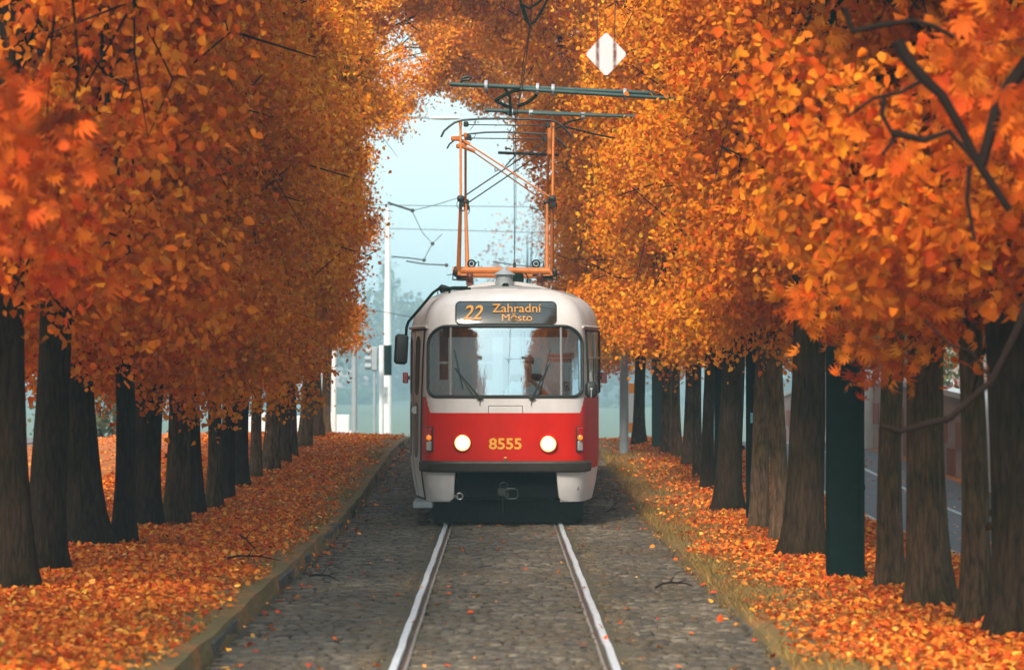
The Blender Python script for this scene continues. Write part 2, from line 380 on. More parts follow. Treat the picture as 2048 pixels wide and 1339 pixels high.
# rails
M['rail'] = mat('skylit_worn_rail', (.74,.77,.80), .38, metal=.35, noise=.2, nscale=14, stretch=(1,.15,1))  # worn steel; pale bluish base colour carries the sky's reflection
M['lip'] = mat('worn_rail_lip', (.38,.34,.30), .5, metal=.3, col2=(.10,.06,.04), nscale=30)
M['groove'] = mat('rusty_groove', (.10,.05,.028), .8, noise=.5, nscale=20)
ry = [-30, -10, 5, 12] + [16+.4*i for i in range(150)] + [78+3*i for i in range(10)]
for s in (-1, 1):
    mb = MB(); rr = random.Random(3+s)
    prof = [(.0005,-.03,1),(.0005,.008,0),(.006,.014,0),(.05,.014,0),(.056,.006,0)]  # from inner edge outward (head)
    Prows = []
    for Y in ry:
        wob = .003*math.sin(Y*1.7)+.002*math.sin(Y*4.1)
        Prows.append([(TX+s*(.7175+a)+wob, Y, g1(Y)+h) for (a, h, _) in prof+[(.058,-.03,0)]])
    mb.grid(Prows, 0)
    Prows = []                                             # guard lip inside the groove, ragged edge
    Gr = []
    for Y in ry:
        e = rr.uniform(-.004, .004)
        Prows.append([(TX+s*(.7175-.062+e), Y, g1(Y)-.03), (TX+s*(.7175-.060+e), Y, g1(Y)+.004), (TX+s*(.7175-.040+e*.5), Y, g1(Y)+.006), (TX+s*(.7175-.038), Y, g1(Y)-.03)])
        Gr.append([(TX+s*(.7175-.040), Y, g1(Y)-.016), (TX+s*.719, Y, g1(Y)-.016)])
    mb.grid(Prows, 2); mb.grid(Gr, 1)
    lab(mb.build('tram_rail', [M['rail'], M['groove'], M['lip']], smooth=True, angle=30), ('left' if s < 0 else 'right')+' steel tram rail set in the cobbles in front of the tram', 'rail', 'rails of the tram track', 'structure')
# kerbs
M['kerb'] = mat('kerb_stone', (.115,.10,.08), .9, col2=(.04,.034,.022), nscale=6, bump=.6, bscale=30)
def kerb(x0, h, wid, side, name):
    mb = MB(); y = 8.0; rr = random.Random(11)
    while y < 72:
        l = rr.uniform(.8, 1.2); e = rr.uniform(-.02, .02); zz = rr.uniform(-.018, .018)
        rot = Matrix.Rotation(rr.uniform(-.012, .012), 3, 'Z') @ Matrix.Rotation(side*rr.uniform(0, .06), 3, 'Y') @ Matrix.Rotation(math.atan((g1(y+l)-g1(y))/l), 3, 'X')
        mb.box((x0+e, y+l/2, g1(y+l/2)+h/2-.1+zz), (wid, l-.012, h+.2), rot=rot, bev=.022); y += l
    o = mb.build(name, M['kerb'], smooth=True, angle=50); lab(o, kind='structure')
kerb(KL-.07, .105, .12, -1, 'kerb'); kerb(KR+.05, .0, .10, 1, 'kerb_edge')

# side street beyond the right row
M['asphalt'] = mat('asphalt', (.16,.15,.155), .8, noise=.25, nscale=3, bump=.3, bscale=90)
M['line'] = mat('road_line_paint', (.62,.60,.58), .7, noise=.3, nscale=8)
yy = [0,10,20]+[22+2*i for i in range(35)]+[100,130,170]
def strip(name, x0, x1, dz, m, label=None):
    mb = MB(); mb.grid([[(x0, y, gz(5.5, y)+dz), (x1, y, gz(5.5, y)+dz)] for y in yy]); return lab(mb.build(name, m), kind='structure')
strip('side_street', 4.75, 7.35, .006, M['asphalt'])
strip('road_line', 4.92, 5.0, .010, M['line']); strip('road_line', 6.25, 6.33, .010, M['line'])
mb = MB(); mb.grid([[(-9.5, y, gz(-9.5, y)+.02), (-15, y, gz(-15, y)+.02)] for y in yy]); lab(mb.build('far_street', M['asphalt']), kind='structure')

# ------------------------------------------------------------------ leaves
def srgb(r, g, b): return np.array([((c/255+.055)/1.055)**2.4 if c > 10 else c/3000 for c in (r, g, b)])
PAL = np.array([srgb(232,132,28), srgb(238,152,36), srgb(226,112,22), srgb(242,168,54), srgb(210,88,18), srgb(186,72,18), srgb(156,102,28)])
PW = np.array([.25,.24,.18,.14,.10,.06,.03]); PW /= PW.sum()
T_LIME = np.array([(0,0,0),(.28,.40,.10),(.72,.30,.07),(1.08,0,-.04),(.72,-.30,.07),(.28,-.40,.10)])
F_LIME = np.array([(0,3,2,1),(0,5,4,3)])
def palm():
    vs, fs = [], []
    for k, a in enumerate((-80,-48,-22,0,22,48,80)):
        l = (.55,.8,.95,1.05,.95,.8,.55)[k]; ca, sa = math.cos(R(a)), math.sin(R(a)); wv = .115*l
        b = len(vs)
        for (u, v, z) in ((.06,0,0),(.62*l,wv,.05),(l,0,-.22*l),(.62*l,-wv,.05)): vs.append((u*ca-v*sa, u*sa+v*ca, z))
        fs.append((b,b+1,b+2,b+3))
    return np.array(vs), np.array(fs)
T_PALM, F_PALM = palm()
def leaves(pos, size, rng, T, F, down=.8, flat=None, cols=None):
    n = len(pos)
    a = rng.normal(size=(n, 3)); a[:, 2] -= down
    if flat is not None: a = rng.normal(size=(n, 3))*np.array((1, 1, flat))
    a /= np.linalg.norm(a, axis=1)[:, None]
    u = rng.normal(size=(n, 3))
    if flat is not None: u = np.stack([rng.normal(0, flat, n), rng.normal(0, flat, n), np.ones(n)], 1)
    nrm = u - a*np.sum(u*a, 1)[:, None]; nrm /= np.linalg.norm(nrm, axis=1)[:, None]
    b = np.cross(nrm, a)
    s = size[:, None, None]
    curl = rng.uniform(.3, 2.6, n)[:, None, None]
    V = pos[:, None, :] + s*(T[None, :, 0:1]*a[:, None, :] + T[None, :, 1:2]*b[:, None, :] + curl*T[None, :, 2:3]*nrm[:, None, :])
    k = len(T)
    Fx = (F[None, :, :] + (np.arange(n)*k)[:, None, None]).reshape(-1, 4)
    C = np.repeat(cols, k, axis=0)
    return V.reshape(-1, 3), Fx, C
def tones(n, rng, w=PW, jit=.16):
    c = PAL[rng.choice(len(PAL), n, p=w)].copy(); c *= np.exp(rng.normal(0, jit, (n, 1))); c[:, 1] *= np.exp(rng.normal(0, .12, n)); return c
# ------------------------------------------------------------------ crowns (inward side = +x)
def inner(z, arch):
    if arch: return np.interp(z, [0, 3.0, 5.0, 6.6, 7.6, 8.6, 12], [1.0, 1.35, 1.55, 1.8, 3.1, 4.8, 5.2])
    return np.interp(z, [0, 3.0, 5.0, 7, 9.5], [1.0, 1.4, 1.6, 1.5, .6])
def make_crown(seed, ncl=1000, nl=60, lsize=.068, palmate=False, zb=2.5, arch=False):
    rng = np.random.default_rng(seed); cl = []
    ph = rng.uniform(0, 6, 6)
    while len(cl) < ncl:
        HT = 11.8 if arch else 9.6
        z = rng.uniform(zb-.2, HT); y = rng.uniform(-2.05, 2.05)
        top = 1 if z < HT-2.5 else math.sqrt(max(0, 1-((z-HT+2.5)/2.6)**2))
        xi = inner(z, arch)*(.5+.5*top) + .35*math.sin(y*2.1+ph[0]+z*1.3)+.25*math.sin(z*2.7+ph[1])
        xo = -2.9*top
        if rng.random() < .5: x = xi - abs(rng.normal(0, .55))
        else: x = rng.uniform(xo, xi)
        zl = zb - .25 + .55*math.sin(x*1.7+ph[2])+.5*math.sin(y*2.3+ph[3]) + max(0, (abs(x)-1.2))*.25
        if z < zl: continue
        zl0 = zl
        if abs(y) > 2.4*top+.2: continue
        nz = math.sin(x*1.9+ph[4]+z*.8)*math.sin(y*1.7+ph[5])*math.sin(z*2.1+ph[0])
        if nz > .3: continue
        if mnoise.noise(Vector((x*1.15+seed*7, y*1.15, z*1.35))) < .11+.04*math.sin(seed): continue
        if rng.random() > .10+(z-zl0)/2.3: continue
        if x > 2.0 and rng.random() < .3: continue
        cl.append((x, y, z))
    # low hanging sprays
    for k in range(int(ncl*.075)):
        x, y = rng.uniform(-1.2, 1.5), rng.uniform(-2.2, 2.2)
        z0 = zb+rng.uniform(-.2, .3); L = rng.uniform(.2, 1.0)
        for q in range(3): cl.append((x+rng.normal(0,.1), y+rng.normal(0,.1), z0-L*q/3))
    cl = np.array(cl)
    n = rng.poisson(nl, len(cl)); n = np.maximum(n, 4)
    idx = np.repeat(np.arange(len(cl)), n)
    sp = rng.uniform(.10, .24, len(cl))[idx][:, None]
    pos = cl[idx] + rng.normal(size=(len(idx), 3))*sp*np.array((1, 1, .75))
    size = lsize*rng.uniform(.55, 1.25, len(idx))
    # clump-wise tone
    ct = tones(len(cl), rng, jit=.12); own = tones(len(idx), rng)
    cols = ct[idx]*.45+own*.55
    V, F, C = leaves(pos, size, rng, T_PALM if palmate else T_LIME, F_PALM if palmate else F_LIME, cols=cols)
    crown = np_mesh('crown', V, F, M['leaf'], C)
    # limbs and twigs
    rr = random.Random(seed); mb = MB(); LP = []
    mb.tube([(0, 0, zb), (.03, .02, 5), (-.02, 0, 7), (0, 0, 9.2)], [.05, .045, .035, .02], 6)
    for k in range(40):
        z0 = rr.uniform(zb-.3, 9.0); t = cl[rr.randrange(len(cl))]
        for _ in range(6):
            if abs(t[2]-z0-1.2) < 1.6: break
            t = cl[rr.randrange(len(cl))]
        t = Vector(t); p0 = Vector((0, 0, z0)); d = t-p0
        pts = [p0 + d*u + Vector((0, 0, math.sin(u*math.pi)*.35)) + Vector([rr.gauss(0, .07) for _ in range(3)])*(1 if 0 < u < 1 else 0) for u in (0, .2, .4, .6, .8, 1)]
        r0 = rr.uniform(.035, .075); LP += pts[1:]
        mb.tube(pts, [r0, r0*.8, r0*.62, r0*.45, r0*.3, r0*.15], 5, cap=False)
        for q in range(5):
            u = rr.randrange(1, 5); s = pts[u]; e = s + Vector((rr.gauss(0, .6), rr.gauss(0, .6), rr.gauss(.05, .5)))
            mid = (s+e)/2+Vector([rr.gauss(0, .08) for _ in range(3)])
            mb.tube([s, mid, e], [r0*.32, r0*.22, r0*.1], 4, cap=False)
            for _ in range(2):
                e2 = mid+Vector((rr.gauss(0, .35), rr.gauss(0, .35), rr.gauss(-.1, .3))); mb.tube([mid, (mid+e2)/2+Vector((0,0,.05)), e2], [r0*.15, r0*.12, r0*.06], 3, cap=False)
    for k in range(260):
        e = Vector(cl[rr.randrange(len(cl))]); t = min(LP, key=lambda q: (q-e).length)
        m_ = (t+e)/2+Vector([rr.gauss(0, .12) for _ in range(3)]); mb.tube([t, m_, e], [.012, .009, .004], 3, cap=False)
    me = bpy.data.meshes.new('branches'); me.from_pydata(mb.v, [], mb.f); me.materials.append(M['twig']); me.update()
    return crown, me
CR = [make_crown(s) for s in (1, 2, 3, 4)]
CRA = [make_crown(s, ncl=1250, arch=True) for s in (5, 6, 7)]
CRD = [make_crown(s, ncl=640, nl=52, lsize=.088, palmate=False, zb=2.7) for s in (11, 12)]
CRP = [make_crown(s, ncl=620, nl=30, lsize=.112, palmate=True, zb=2.0) for s in (21, 22)]
def trunk_mesh(w, lean, m, seed, H=9.5, flare=1.5):
    rr = random.Random(seed); mb = MB(); rows = []; ph = [rr.uniform(0, 6) for _ in range(5)]; lb = rr.randint(4, 6)
    N = 20
    for z in [-.15, 0, .1, .22, .4, .65, 1, 1.4, 1.9, 2.5, 3.2, 4, 5, 6.2, 7.6, H]:
        r = w/2*(1+(flare-1)*math.exp(-max(z, 0)/.28))*(1-.05*z if z < 4 else .8*max(.15, 1-(z-4)/(H-3.2)))
        row = []
        for j in range(N):
            a = 2*math.pi*j/N
            q = 1+.06*math.sin(3*a+ph[0]+z*.8)+.04*math.sin(5*a+ph[1]-z*.5)+.16*math.exp(-max(z,0)/.25)*math.sin(lb*a+ph[2])+.02*math.sin(9*a+z*4+ph[3])
            row.append((lean*z+.04*math.sin(z*1.1+ph[4])+r*q*math.cos(a), r*q*math.sin(a), z))
        rows.append(row)
    mb.grid(rows, closed=True)
    for _ in range(3):   # knots
        z = rr.uniform(.8, 3); a = rr.uniform(0, 6.28); mb.lathe([(w*.12, -.02), (w*.10, .03), (w*.04, .035)], (lean*z+math.cos(a)*w*.42, math.sin(a)*w*.42, z), n=8)
    me = bpy.data.meshes.new('trunk'); me.from_pydata(mb.v, [], mb.f); me.materials.append(m)
    me.polygons.foreach_set('use_smooth', [True]*len(me.polygons)); me.update(); return me
def tree(x, Y, w, lean, m, crown, side, cdx, tint, label, group, cscale=1.0, seed=0, cz=0, gzv=None):
    o = empty('alley_tree', (x, Y, (gz(x, Y) if gzv is None else gzv)-.02))
    lab(o, label, 'tree', group)
    mesh_obj('trunk', trunk_mesh(w, lean, m, seed), o)
    rot = 0 if side < 0 else math.pi
    for nm, me in (('crown', crown[0]), ('branches', crown[1])):
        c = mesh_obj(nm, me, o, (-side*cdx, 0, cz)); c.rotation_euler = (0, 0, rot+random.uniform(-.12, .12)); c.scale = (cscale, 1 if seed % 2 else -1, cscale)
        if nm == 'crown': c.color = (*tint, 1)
    return o
GL, GR = 'trees of the row left of the track', 'trees of the row right of the track'
LT = [  # px centre, py base, width px, lean, bark, label
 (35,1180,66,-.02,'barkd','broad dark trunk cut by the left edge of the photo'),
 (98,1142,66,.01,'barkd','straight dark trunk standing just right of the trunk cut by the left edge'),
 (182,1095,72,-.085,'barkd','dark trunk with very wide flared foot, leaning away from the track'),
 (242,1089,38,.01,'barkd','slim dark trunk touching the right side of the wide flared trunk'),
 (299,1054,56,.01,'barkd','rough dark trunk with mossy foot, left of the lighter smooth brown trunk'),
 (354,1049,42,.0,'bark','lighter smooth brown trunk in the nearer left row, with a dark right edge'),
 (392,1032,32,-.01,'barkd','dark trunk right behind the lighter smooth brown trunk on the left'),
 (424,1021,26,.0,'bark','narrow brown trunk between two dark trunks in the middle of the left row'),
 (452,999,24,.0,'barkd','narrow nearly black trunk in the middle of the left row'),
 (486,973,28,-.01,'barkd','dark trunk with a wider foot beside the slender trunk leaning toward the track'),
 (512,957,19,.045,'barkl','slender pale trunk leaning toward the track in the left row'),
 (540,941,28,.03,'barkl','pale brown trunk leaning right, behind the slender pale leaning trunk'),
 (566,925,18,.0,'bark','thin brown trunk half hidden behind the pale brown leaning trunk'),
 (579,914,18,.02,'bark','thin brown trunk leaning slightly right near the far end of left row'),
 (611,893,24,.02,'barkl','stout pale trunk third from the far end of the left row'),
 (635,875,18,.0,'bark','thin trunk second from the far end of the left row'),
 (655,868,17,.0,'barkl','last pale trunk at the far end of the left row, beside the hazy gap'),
]
RT = [
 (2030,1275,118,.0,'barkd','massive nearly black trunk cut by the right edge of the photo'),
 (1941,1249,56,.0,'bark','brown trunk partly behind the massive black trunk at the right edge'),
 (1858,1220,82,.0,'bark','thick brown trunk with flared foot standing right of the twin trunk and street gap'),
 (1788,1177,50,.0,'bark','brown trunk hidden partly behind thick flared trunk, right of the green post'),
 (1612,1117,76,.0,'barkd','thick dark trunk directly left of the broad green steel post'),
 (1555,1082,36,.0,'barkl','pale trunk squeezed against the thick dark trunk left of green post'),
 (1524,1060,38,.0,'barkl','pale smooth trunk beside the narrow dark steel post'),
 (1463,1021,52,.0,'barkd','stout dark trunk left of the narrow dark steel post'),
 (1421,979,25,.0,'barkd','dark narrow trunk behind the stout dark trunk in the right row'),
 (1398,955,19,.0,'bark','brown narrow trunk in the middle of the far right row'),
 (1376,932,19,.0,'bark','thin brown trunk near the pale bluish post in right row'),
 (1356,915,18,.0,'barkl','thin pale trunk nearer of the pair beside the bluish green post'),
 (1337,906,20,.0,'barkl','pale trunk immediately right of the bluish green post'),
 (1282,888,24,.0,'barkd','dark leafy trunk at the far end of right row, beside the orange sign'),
]
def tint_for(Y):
    t = max(0, min(1, (Y-24)/30)); a = np.array((.94,.72,.36)); b = np.array((1.24,1.40,.9)); return tuple(a*(1-t)+b*t)  # near leaves are redder, and also darkened to stand in for shade
for i, (px, py, wp, lean, bk, lb) in enumerate(LT):
    x, Y = base_at(px, py, .17); s = FPX/Y
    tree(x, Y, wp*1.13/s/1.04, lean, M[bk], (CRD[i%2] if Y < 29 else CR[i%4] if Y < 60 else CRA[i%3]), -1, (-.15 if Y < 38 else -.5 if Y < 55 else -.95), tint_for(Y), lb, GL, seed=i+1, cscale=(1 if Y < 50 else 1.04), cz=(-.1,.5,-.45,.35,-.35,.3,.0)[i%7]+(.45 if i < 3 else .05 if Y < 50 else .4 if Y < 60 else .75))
for i, (px, py, wp, lean, bk, lb) in enumerate(RT):
    x, Y = base_at(px, py, .07); s = FPX/Y
    if Y < 36: cdx = -.75 if Y > 28 else -.35
    elif Y < 46: cdx = -.7
    elif Y < 60: cdx = -.5
    else: cdx = .15
    cr = CRP[i%2] if i in (1, 3) else (CRD[(i+1)%2] if Y < 28 else CR[(i+2)%4] if Y < 56 else CRA[(i+1)%3])
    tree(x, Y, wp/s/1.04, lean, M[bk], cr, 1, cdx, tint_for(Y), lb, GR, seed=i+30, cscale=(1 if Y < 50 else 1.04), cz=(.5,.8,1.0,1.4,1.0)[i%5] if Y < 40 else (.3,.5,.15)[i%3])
# trees nearer than the frame whose boughs hang into it
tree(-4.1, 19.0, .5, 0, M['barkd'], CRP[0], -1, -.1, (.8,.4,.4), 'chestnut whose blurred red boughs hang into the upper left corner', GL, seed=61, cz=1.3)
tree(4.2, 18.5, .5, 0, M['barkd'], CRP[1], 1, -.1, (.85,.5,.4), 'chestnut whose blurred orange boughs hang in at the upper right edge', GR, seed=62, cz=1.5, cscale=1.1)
nr = [o for o in COL.objects if o.get('label', '').startswith('chestnut whose blurred orange')][0]
mb = MB(); yb = nr.location.y-.9
for pth, r0 in ((((2070,560),(2040,650),(1985,760),(1900,835),(1800,862),(1760,850)), .035), (((1795,80),(1815,118),(1850,158),(1885,190),(1925,260),(1960,330),(2020,420)), .05), (((1690,15),(1706,62),(1760,50),(1825,40),(1870,52),(1910,74)), .028),
               (((1770,190),(1765,230),(1790,275),(1765,310)), .022), (((1785,265),(1850,280),(1900,262),(1960,330)), .03), (((2060,120),(2000,200),(1965,330)), .06), (((1850,158),(1800,185),(1750,195),(1700,230)), .018), (((1985,760),(1940,700),(1900,690),(1850,640)), .014), (((1940,330),(1935,400),(1950,480)), .02)):
    mb.tube([P(a, b, yb)-nr.location for a, b in pth], [.72*r0*(1-.5*k/len(pth)) for k in range(len(pth))], 7)
mb.build('boughs', M['twig'], nr, smooth=True)
# trees past the crest, only their tops show
for i, (x, Y, lb, gp, sd_) in enumerate(((-4.6, 80, 'golden crown arching over the track beyond the left row', GL, 71), (4.0, 78, 'golden crown arching over the track behind the pantograph, right side', GR, 72), (4.3, 85, 'farthest golden crown of the right row, past the crest', GR, 73))):
    if x < 0: continue
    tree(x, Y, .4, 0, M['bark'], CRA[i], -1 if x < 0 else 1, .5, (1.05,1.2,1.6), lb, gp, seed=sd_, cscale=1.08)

# ------------------------------------------------------------------ leaf litter, grass, twigs
rng = np.random.default_rng(9)
pos = []
def scatter(x0, x1, y0, y1, dens, dist=None):
    n = int((x1-x0)*(y1-y0)*dens); x = rng.uniform(x0, x1, n); Y = rng.uniform(y0, y1, n)
    if dist is not None:
        k = rng.random(n) < dist(x, Y); x, Y = x[k], Y[k]
    pos.append(np.stack([x, Y], 1))
dl = lambda x, Y: np.clip((-x-2.15)/.55+.12+.25*np.sin(Y*1.3+x)*np.sin(Y*.37), .05, 1)
dr = lambda x, Y: np.clip((x-2.12)/.95+.08+.3*np.sin(Y*1.1+x*2)*np.sin(Y*.47+1), .03, 1)
for (a, b, d) in ((18, 30, 850), (30, 42, 560), (42, 58, 280), (58, 76, 150)):
    scatter(-6.2, KL-.1, a, b, d, dl); scatter(KR+.1, 4.9, a, b, d, dr)
scatter(-9, -6.2, 24, 76, 25); scatter(4.9, 7.3, 22, 70, 5)
dk = lambda x, Y: np.where(x < -1.75, .55, np.where(x > 1.7, .3, .05))
scatter(KL, KR, 18, 72, 30, dk)
pos = np.concatenate(pos); n = len(pos)
z = np.array([max(gz(a, b), g1(b)+.002 if KL < a < KR else -9) for a, b in pos])
P3 = np.stack([pos[:, 0], pos[:, 1], z+rng.uniform(.006, .04, n)*np.where((pos[:, 0] > KL) & (pos[:, 0] < KR), .4, 1)], 1)
WL = np.array([.24,.14,.22,.12,.16,.09,.03]); WL /= WL.sum()
V, F, C = leaves(P3, .046*rng.uniform(.5, 1.45, n), rng, T_LIME, F_LIME, flat=.42, cols=tones(n, rng, WL, .22)*np.array((1.08,.96,1.6)))
o = mesh_obj('fallen_leaves', np_mesh('fallen_leaves', V, F, M['litter'], C)); lab(o, 'thick carpet of orange fallen leaves on the banks and scattered on the cobbles', 'leaves', kind='stuff')
# grass
gp = []
def gscatter(x0, x1, y0, y1, dens, f):
    n = int((x1-x0)*(y1-y0)*dens); x = rng.uniform(x0, x1, n); Y = rng.uniform(y0, y1, n); k = rng.random(n) < f(x, Y); gp.append(np.stack([x[k], Y[k]], 1))
gscatter(KR-.10, 3.3, 18, 62, 850, lambda x, Y: np.clip(1.25-(x-2.0)/1.1, 0, 1)*np.clip(.55+.6*np.sin(Y*.8+x*2)*np.sin(Y*.31), .08, 1))
gscatter(-2.75, KL-.12, 18, 60, 420, lambda x, Y: np.clip(1-(-x-2.1)/.6, 0, 1)*np.clip(.4+.6*np.sin(Y*.9)*np.sin(Y*.23+1), .05, 1))
gscatter(TX+.80, TX+1.0, 18, 42, 260, lambda x, Y: .5+0*x); gscatter(TX-1.0, TX-.80, 18, 42, 200, lambda x, Y: .35+0*x)
gp = np.concatenate(gp); n = len(gp)
h = rng.uniform(.025, .075, n)*np.where((gp[:, 0] > KL) & (gp[:, 0] < KR), .35, 1); a = rng.uniform(0, 6.28, n); wv = .0045
bz = np.array([max(gz(q[0], q[1]), g1(q[1])-.005 if KL < q[0] < KR else -9) for q in gp])
V = np.zeros((n, 4, 3)); lx, ly = rng.normal(0, .5, n)*h, rng.normal(0, .5, n)*h
V[:, 0] = np.stack([gp[:, 0]-wv*np.cos(a), gp[:, 1]-wv*np.sin(a), bz], 1); V[:, 1] = np.stack([gp[:, 0]+wv*np.cos(a), gp[:, 1]+wv*np.sin(a), bz], 1)
V[:, 2] = np.stack([gp[:, 0]+lx+.001, gp[:, 1]+ly, bz+h], 1); V[:, 3] = np.stack([gp[:, 0]+lx-.001, gp[:, 1]+ly, bz+h], 1)
F = np.arange(n*4).reshape(n, 4)
gc = np.array((.24,.14,.025))*np.exp(rng.normal(0, .3, (n, 1))); gc[:, 0] *= np.exp(rng.normal(0, .15, n)); C = np.repeat(gc, 4, 0)
o = mesh_obj('grass', np_mesh('grass', V.reshape(-1, 3), F, M['grass'], C)); lab(o, 'short yellowing grass along the kerbs and between the setts', 'grass', kind='stuff')
# fallen branches
FB = [((1310,1180),(1385,1178),'curved thin branch lying on the cobbles right of the right rail'),
      ((480,1080),(515,1115),'small dark twig standing in the leaves of the left bank'),
      ((455,1125),(560,1130),'long bent twig lying on the leaves of the left bank'),
      ((620,1160),(680,1170),'thin twig on the cobbles beside the left kerb'),
      ((1215,1028),(1235,1026),'short dark twig on the cobbles just right of the tram front')]
for i, (a, b, lb) in enumerate(FB):
    xa, Ya = base_at(*a, .16 if a[0] < 560 else .0); xb, Yb = base_at(*b, .16 if a[0] < 560 else .0); mb = MB(); rr = random.Random(i)
    zb = g1(Ya)+(.19 if a[0] < 560 else .015)
    pts = [Vector((xa+(xb-xa)*u-xa, (Yb-Ya)*u+rr.gauss(0, .02), .02+rr.gauss(0, .008)+.04*math.sin(u*3.1))) for u in (0,.2,.4,.6,.8,1)]
    mb.tube(pts, [.012,.011,.010,.008,.006,.004], 5)
    mb.tube([pts[2], pts[2]+Vector((.05,.05,.08)), pts[2]+Vector((.13,.07,.10))], [.007,.005,.003], 4)
    mb.tube([pts[3], pts[3]+Vector((.05,-.06,.02)), pts[3]+Vector((.10,-.13,.03))], [.006,.004,.002], 4)
    o = mb.build('fallen_branch', M['twig'], smooth=True); o.location = (xa, Ya, zb); lab(o, lb, 'branch', 'fallen branches on the ground')

# ================================================================== the tram
TY = 41.5; TS = FPX/TY; TCX = (1010.5-VX)/TS
tram = empty('tram', (TCX, TY, 0)); lab(tram, 'red and cream tram with lit headlights and number 8555 coming down the alley', 'tram')
def L(px, py, y=0):                                       # photo point at local depth y, in the tram's own coordinates
    s = FPX/(TY+y); return ((px-VX)/s-TCX, y, CH-(py-VY)/s)
ZK = [.33,.50,.72,.85,1.47,1.68,2.20,2.58,2.70,2.80,2.88,2.95,3.01,3.06,3.10,3.13,3.155,3.17]
YF = [.12,.07,.03,.0,.03,.06,.125,.20,.25,.31,.39,.50,.65,.88,1.2,1.6,2.1,2.6]
WS = [1.16,1.20,1.235,1.25,1.25,1.25,1.25,1.245,1.225,1.185,1.13,1.05,.95,.83,.69,.53,.34,.05]
WC = [1.01,1.03,1.05,1.05,1.05,1.05,1.045,1.04,1.015,.98,.93,.86,.77,.67,.55,.42,.26,.04]
zz_ = np.linspace(.33, 3.17, 400)
def sm(a):
    v = np.interp(zz_, ZK, a); k = np.ones(15)/15; p = np.concatenate([2*v[0]-v[7:0:-1], v, 2*v[-1]-v[-2:-9:-1]]); return np.convolve(p, k, 'valid')
YFs, WSs, WCs = sm(YF), sm(WS), sm(WC)
CP = [(0,0),(.35,.010),(.62,.04),(.82,.105),(.94,.20),(1.0,.36)]
def cr_sample(Pp, n):
    out = []; P_ = [(-Pp[1][0], Pp[1][1])]+Pp+[(2*Pp[-1][0]-Pp[-2][0]-.04, 2*Pp[-1][1]-Pp[-2][1])]
    for i in range(len(Pp)-1):
        p0, p1, p2, p3 = P_[i], P_[i+1], P_[i+2], P_[i+3]
        for k in range(n):
            t = k/n; f = lambda a: .5*((2*p1[a])+(-p0[a]+p2[a])*t+(2*p0[a]-5*p1[a]+4*p2[a]-p3[a])*t*t+(-p0[a]+3*p1[a]-3*p2[a]+p3[a])*t**3)
            out.append((f(0), f(1)))
    out.append(Pp[-1]); return out
CS = cr_sample(CP, 9); LEN = 14.0
def plan(z):
    yf = float(np.interp(z, zz_, YFs)); ws = float(np.interp(z, zz_, WSs)); wc = float(np.interp(z, zz_, WCs))
    p = [(x*wc, yf+y*(.6+.4*wc)) for x, y in CS]; y0 = p[-1][1]; ys1 = max(1.9, y0+.9)
    for k in range(1, 17):
        u = k/16; p.append((wc+(ws-wc)*(1-(1-u)**1.6), y0+(ys1-y0)*u))
    for k in range(1, 101): p.append((ws, ys1+(13.0-ys1)*k/100))
    for k in range(1, 9):
        u = k/8*math.pi/2; p.append((ws*math.cos(u)**.6 if k < 8 else 0.0, 13.0+1.0*math.sin(u)-float(np.interp(z, zz_, YFs))*.25*math.sin(u)))
    return p
NF = len(CS)+16
def yat(x, z):
    p = plan(z)[:NF]; return float(np.interp(abs(x), [q[0] for q in p], [q[1] for q in p]))
def xat(y, z):
    p = plan(z)[:NF+100]; return float(np.interp(y, [q[1] for q in p], [q[0] for q in p]))
def S(x, z, off=0.0):
    y = yat(x, z); e = .02; dydx = (yat(abs(x)+e, z)-yat(max(abs(x)-e, 0), z))/(2*e if abs(x) > e else (abs(x)+e))*(1 if x >= 0 else -1)
    dydz = (yat(x, z+e)-yat(x, z-e))/(2*e)
    nrm = Vector((dydx, -1, dydz)).normalized(); nrm.y = -abs(nrm.y)
    return Vector((x, y, z)) + nrm*off
WX, WZ0, WZ1 = .985, 1.685, 2.572
def halfw(z, W=WX, z0=WZ0, z1=WZ1, rt=.24, rb=.11):
    if z < z0 or z > z1: return -1
    if z > z1-rt: d = z1-z; return W-rt+math.sqrt(max(0, rt*rt-(rt-d)**2))
    if z < z0+rb: d = z-z0; return W-rb+math.sqrt(max(0, rb*rb-(rb-d)**2))
    return W
SIDEWIN = [(2.2+1.28*k, 2.2+1.28*k+1.10) for k in range(8)]
zr = sorted(set([round(v, 4) for v in list(np.arange(.33, 2.96, .022))+[.72,.85,1.47,1.672,1.74,2.52]+list(np.arange(2.96, 3.168, .012))+[3.17]]))
zr = [z for i, z in enumerate(zr) if i == 0 or z-zr[i-1] > .006]
rows = []
for z in zr:
    p = plan(z); rows.append([(-x, y, z) for x, y in p[::-1]][:-1] + [(x, y, z) for x, y in p])
mb = MB(); nc = len(rows[0]); vs = [q for r_ in rows for q in r_]; fs = []; ms = []
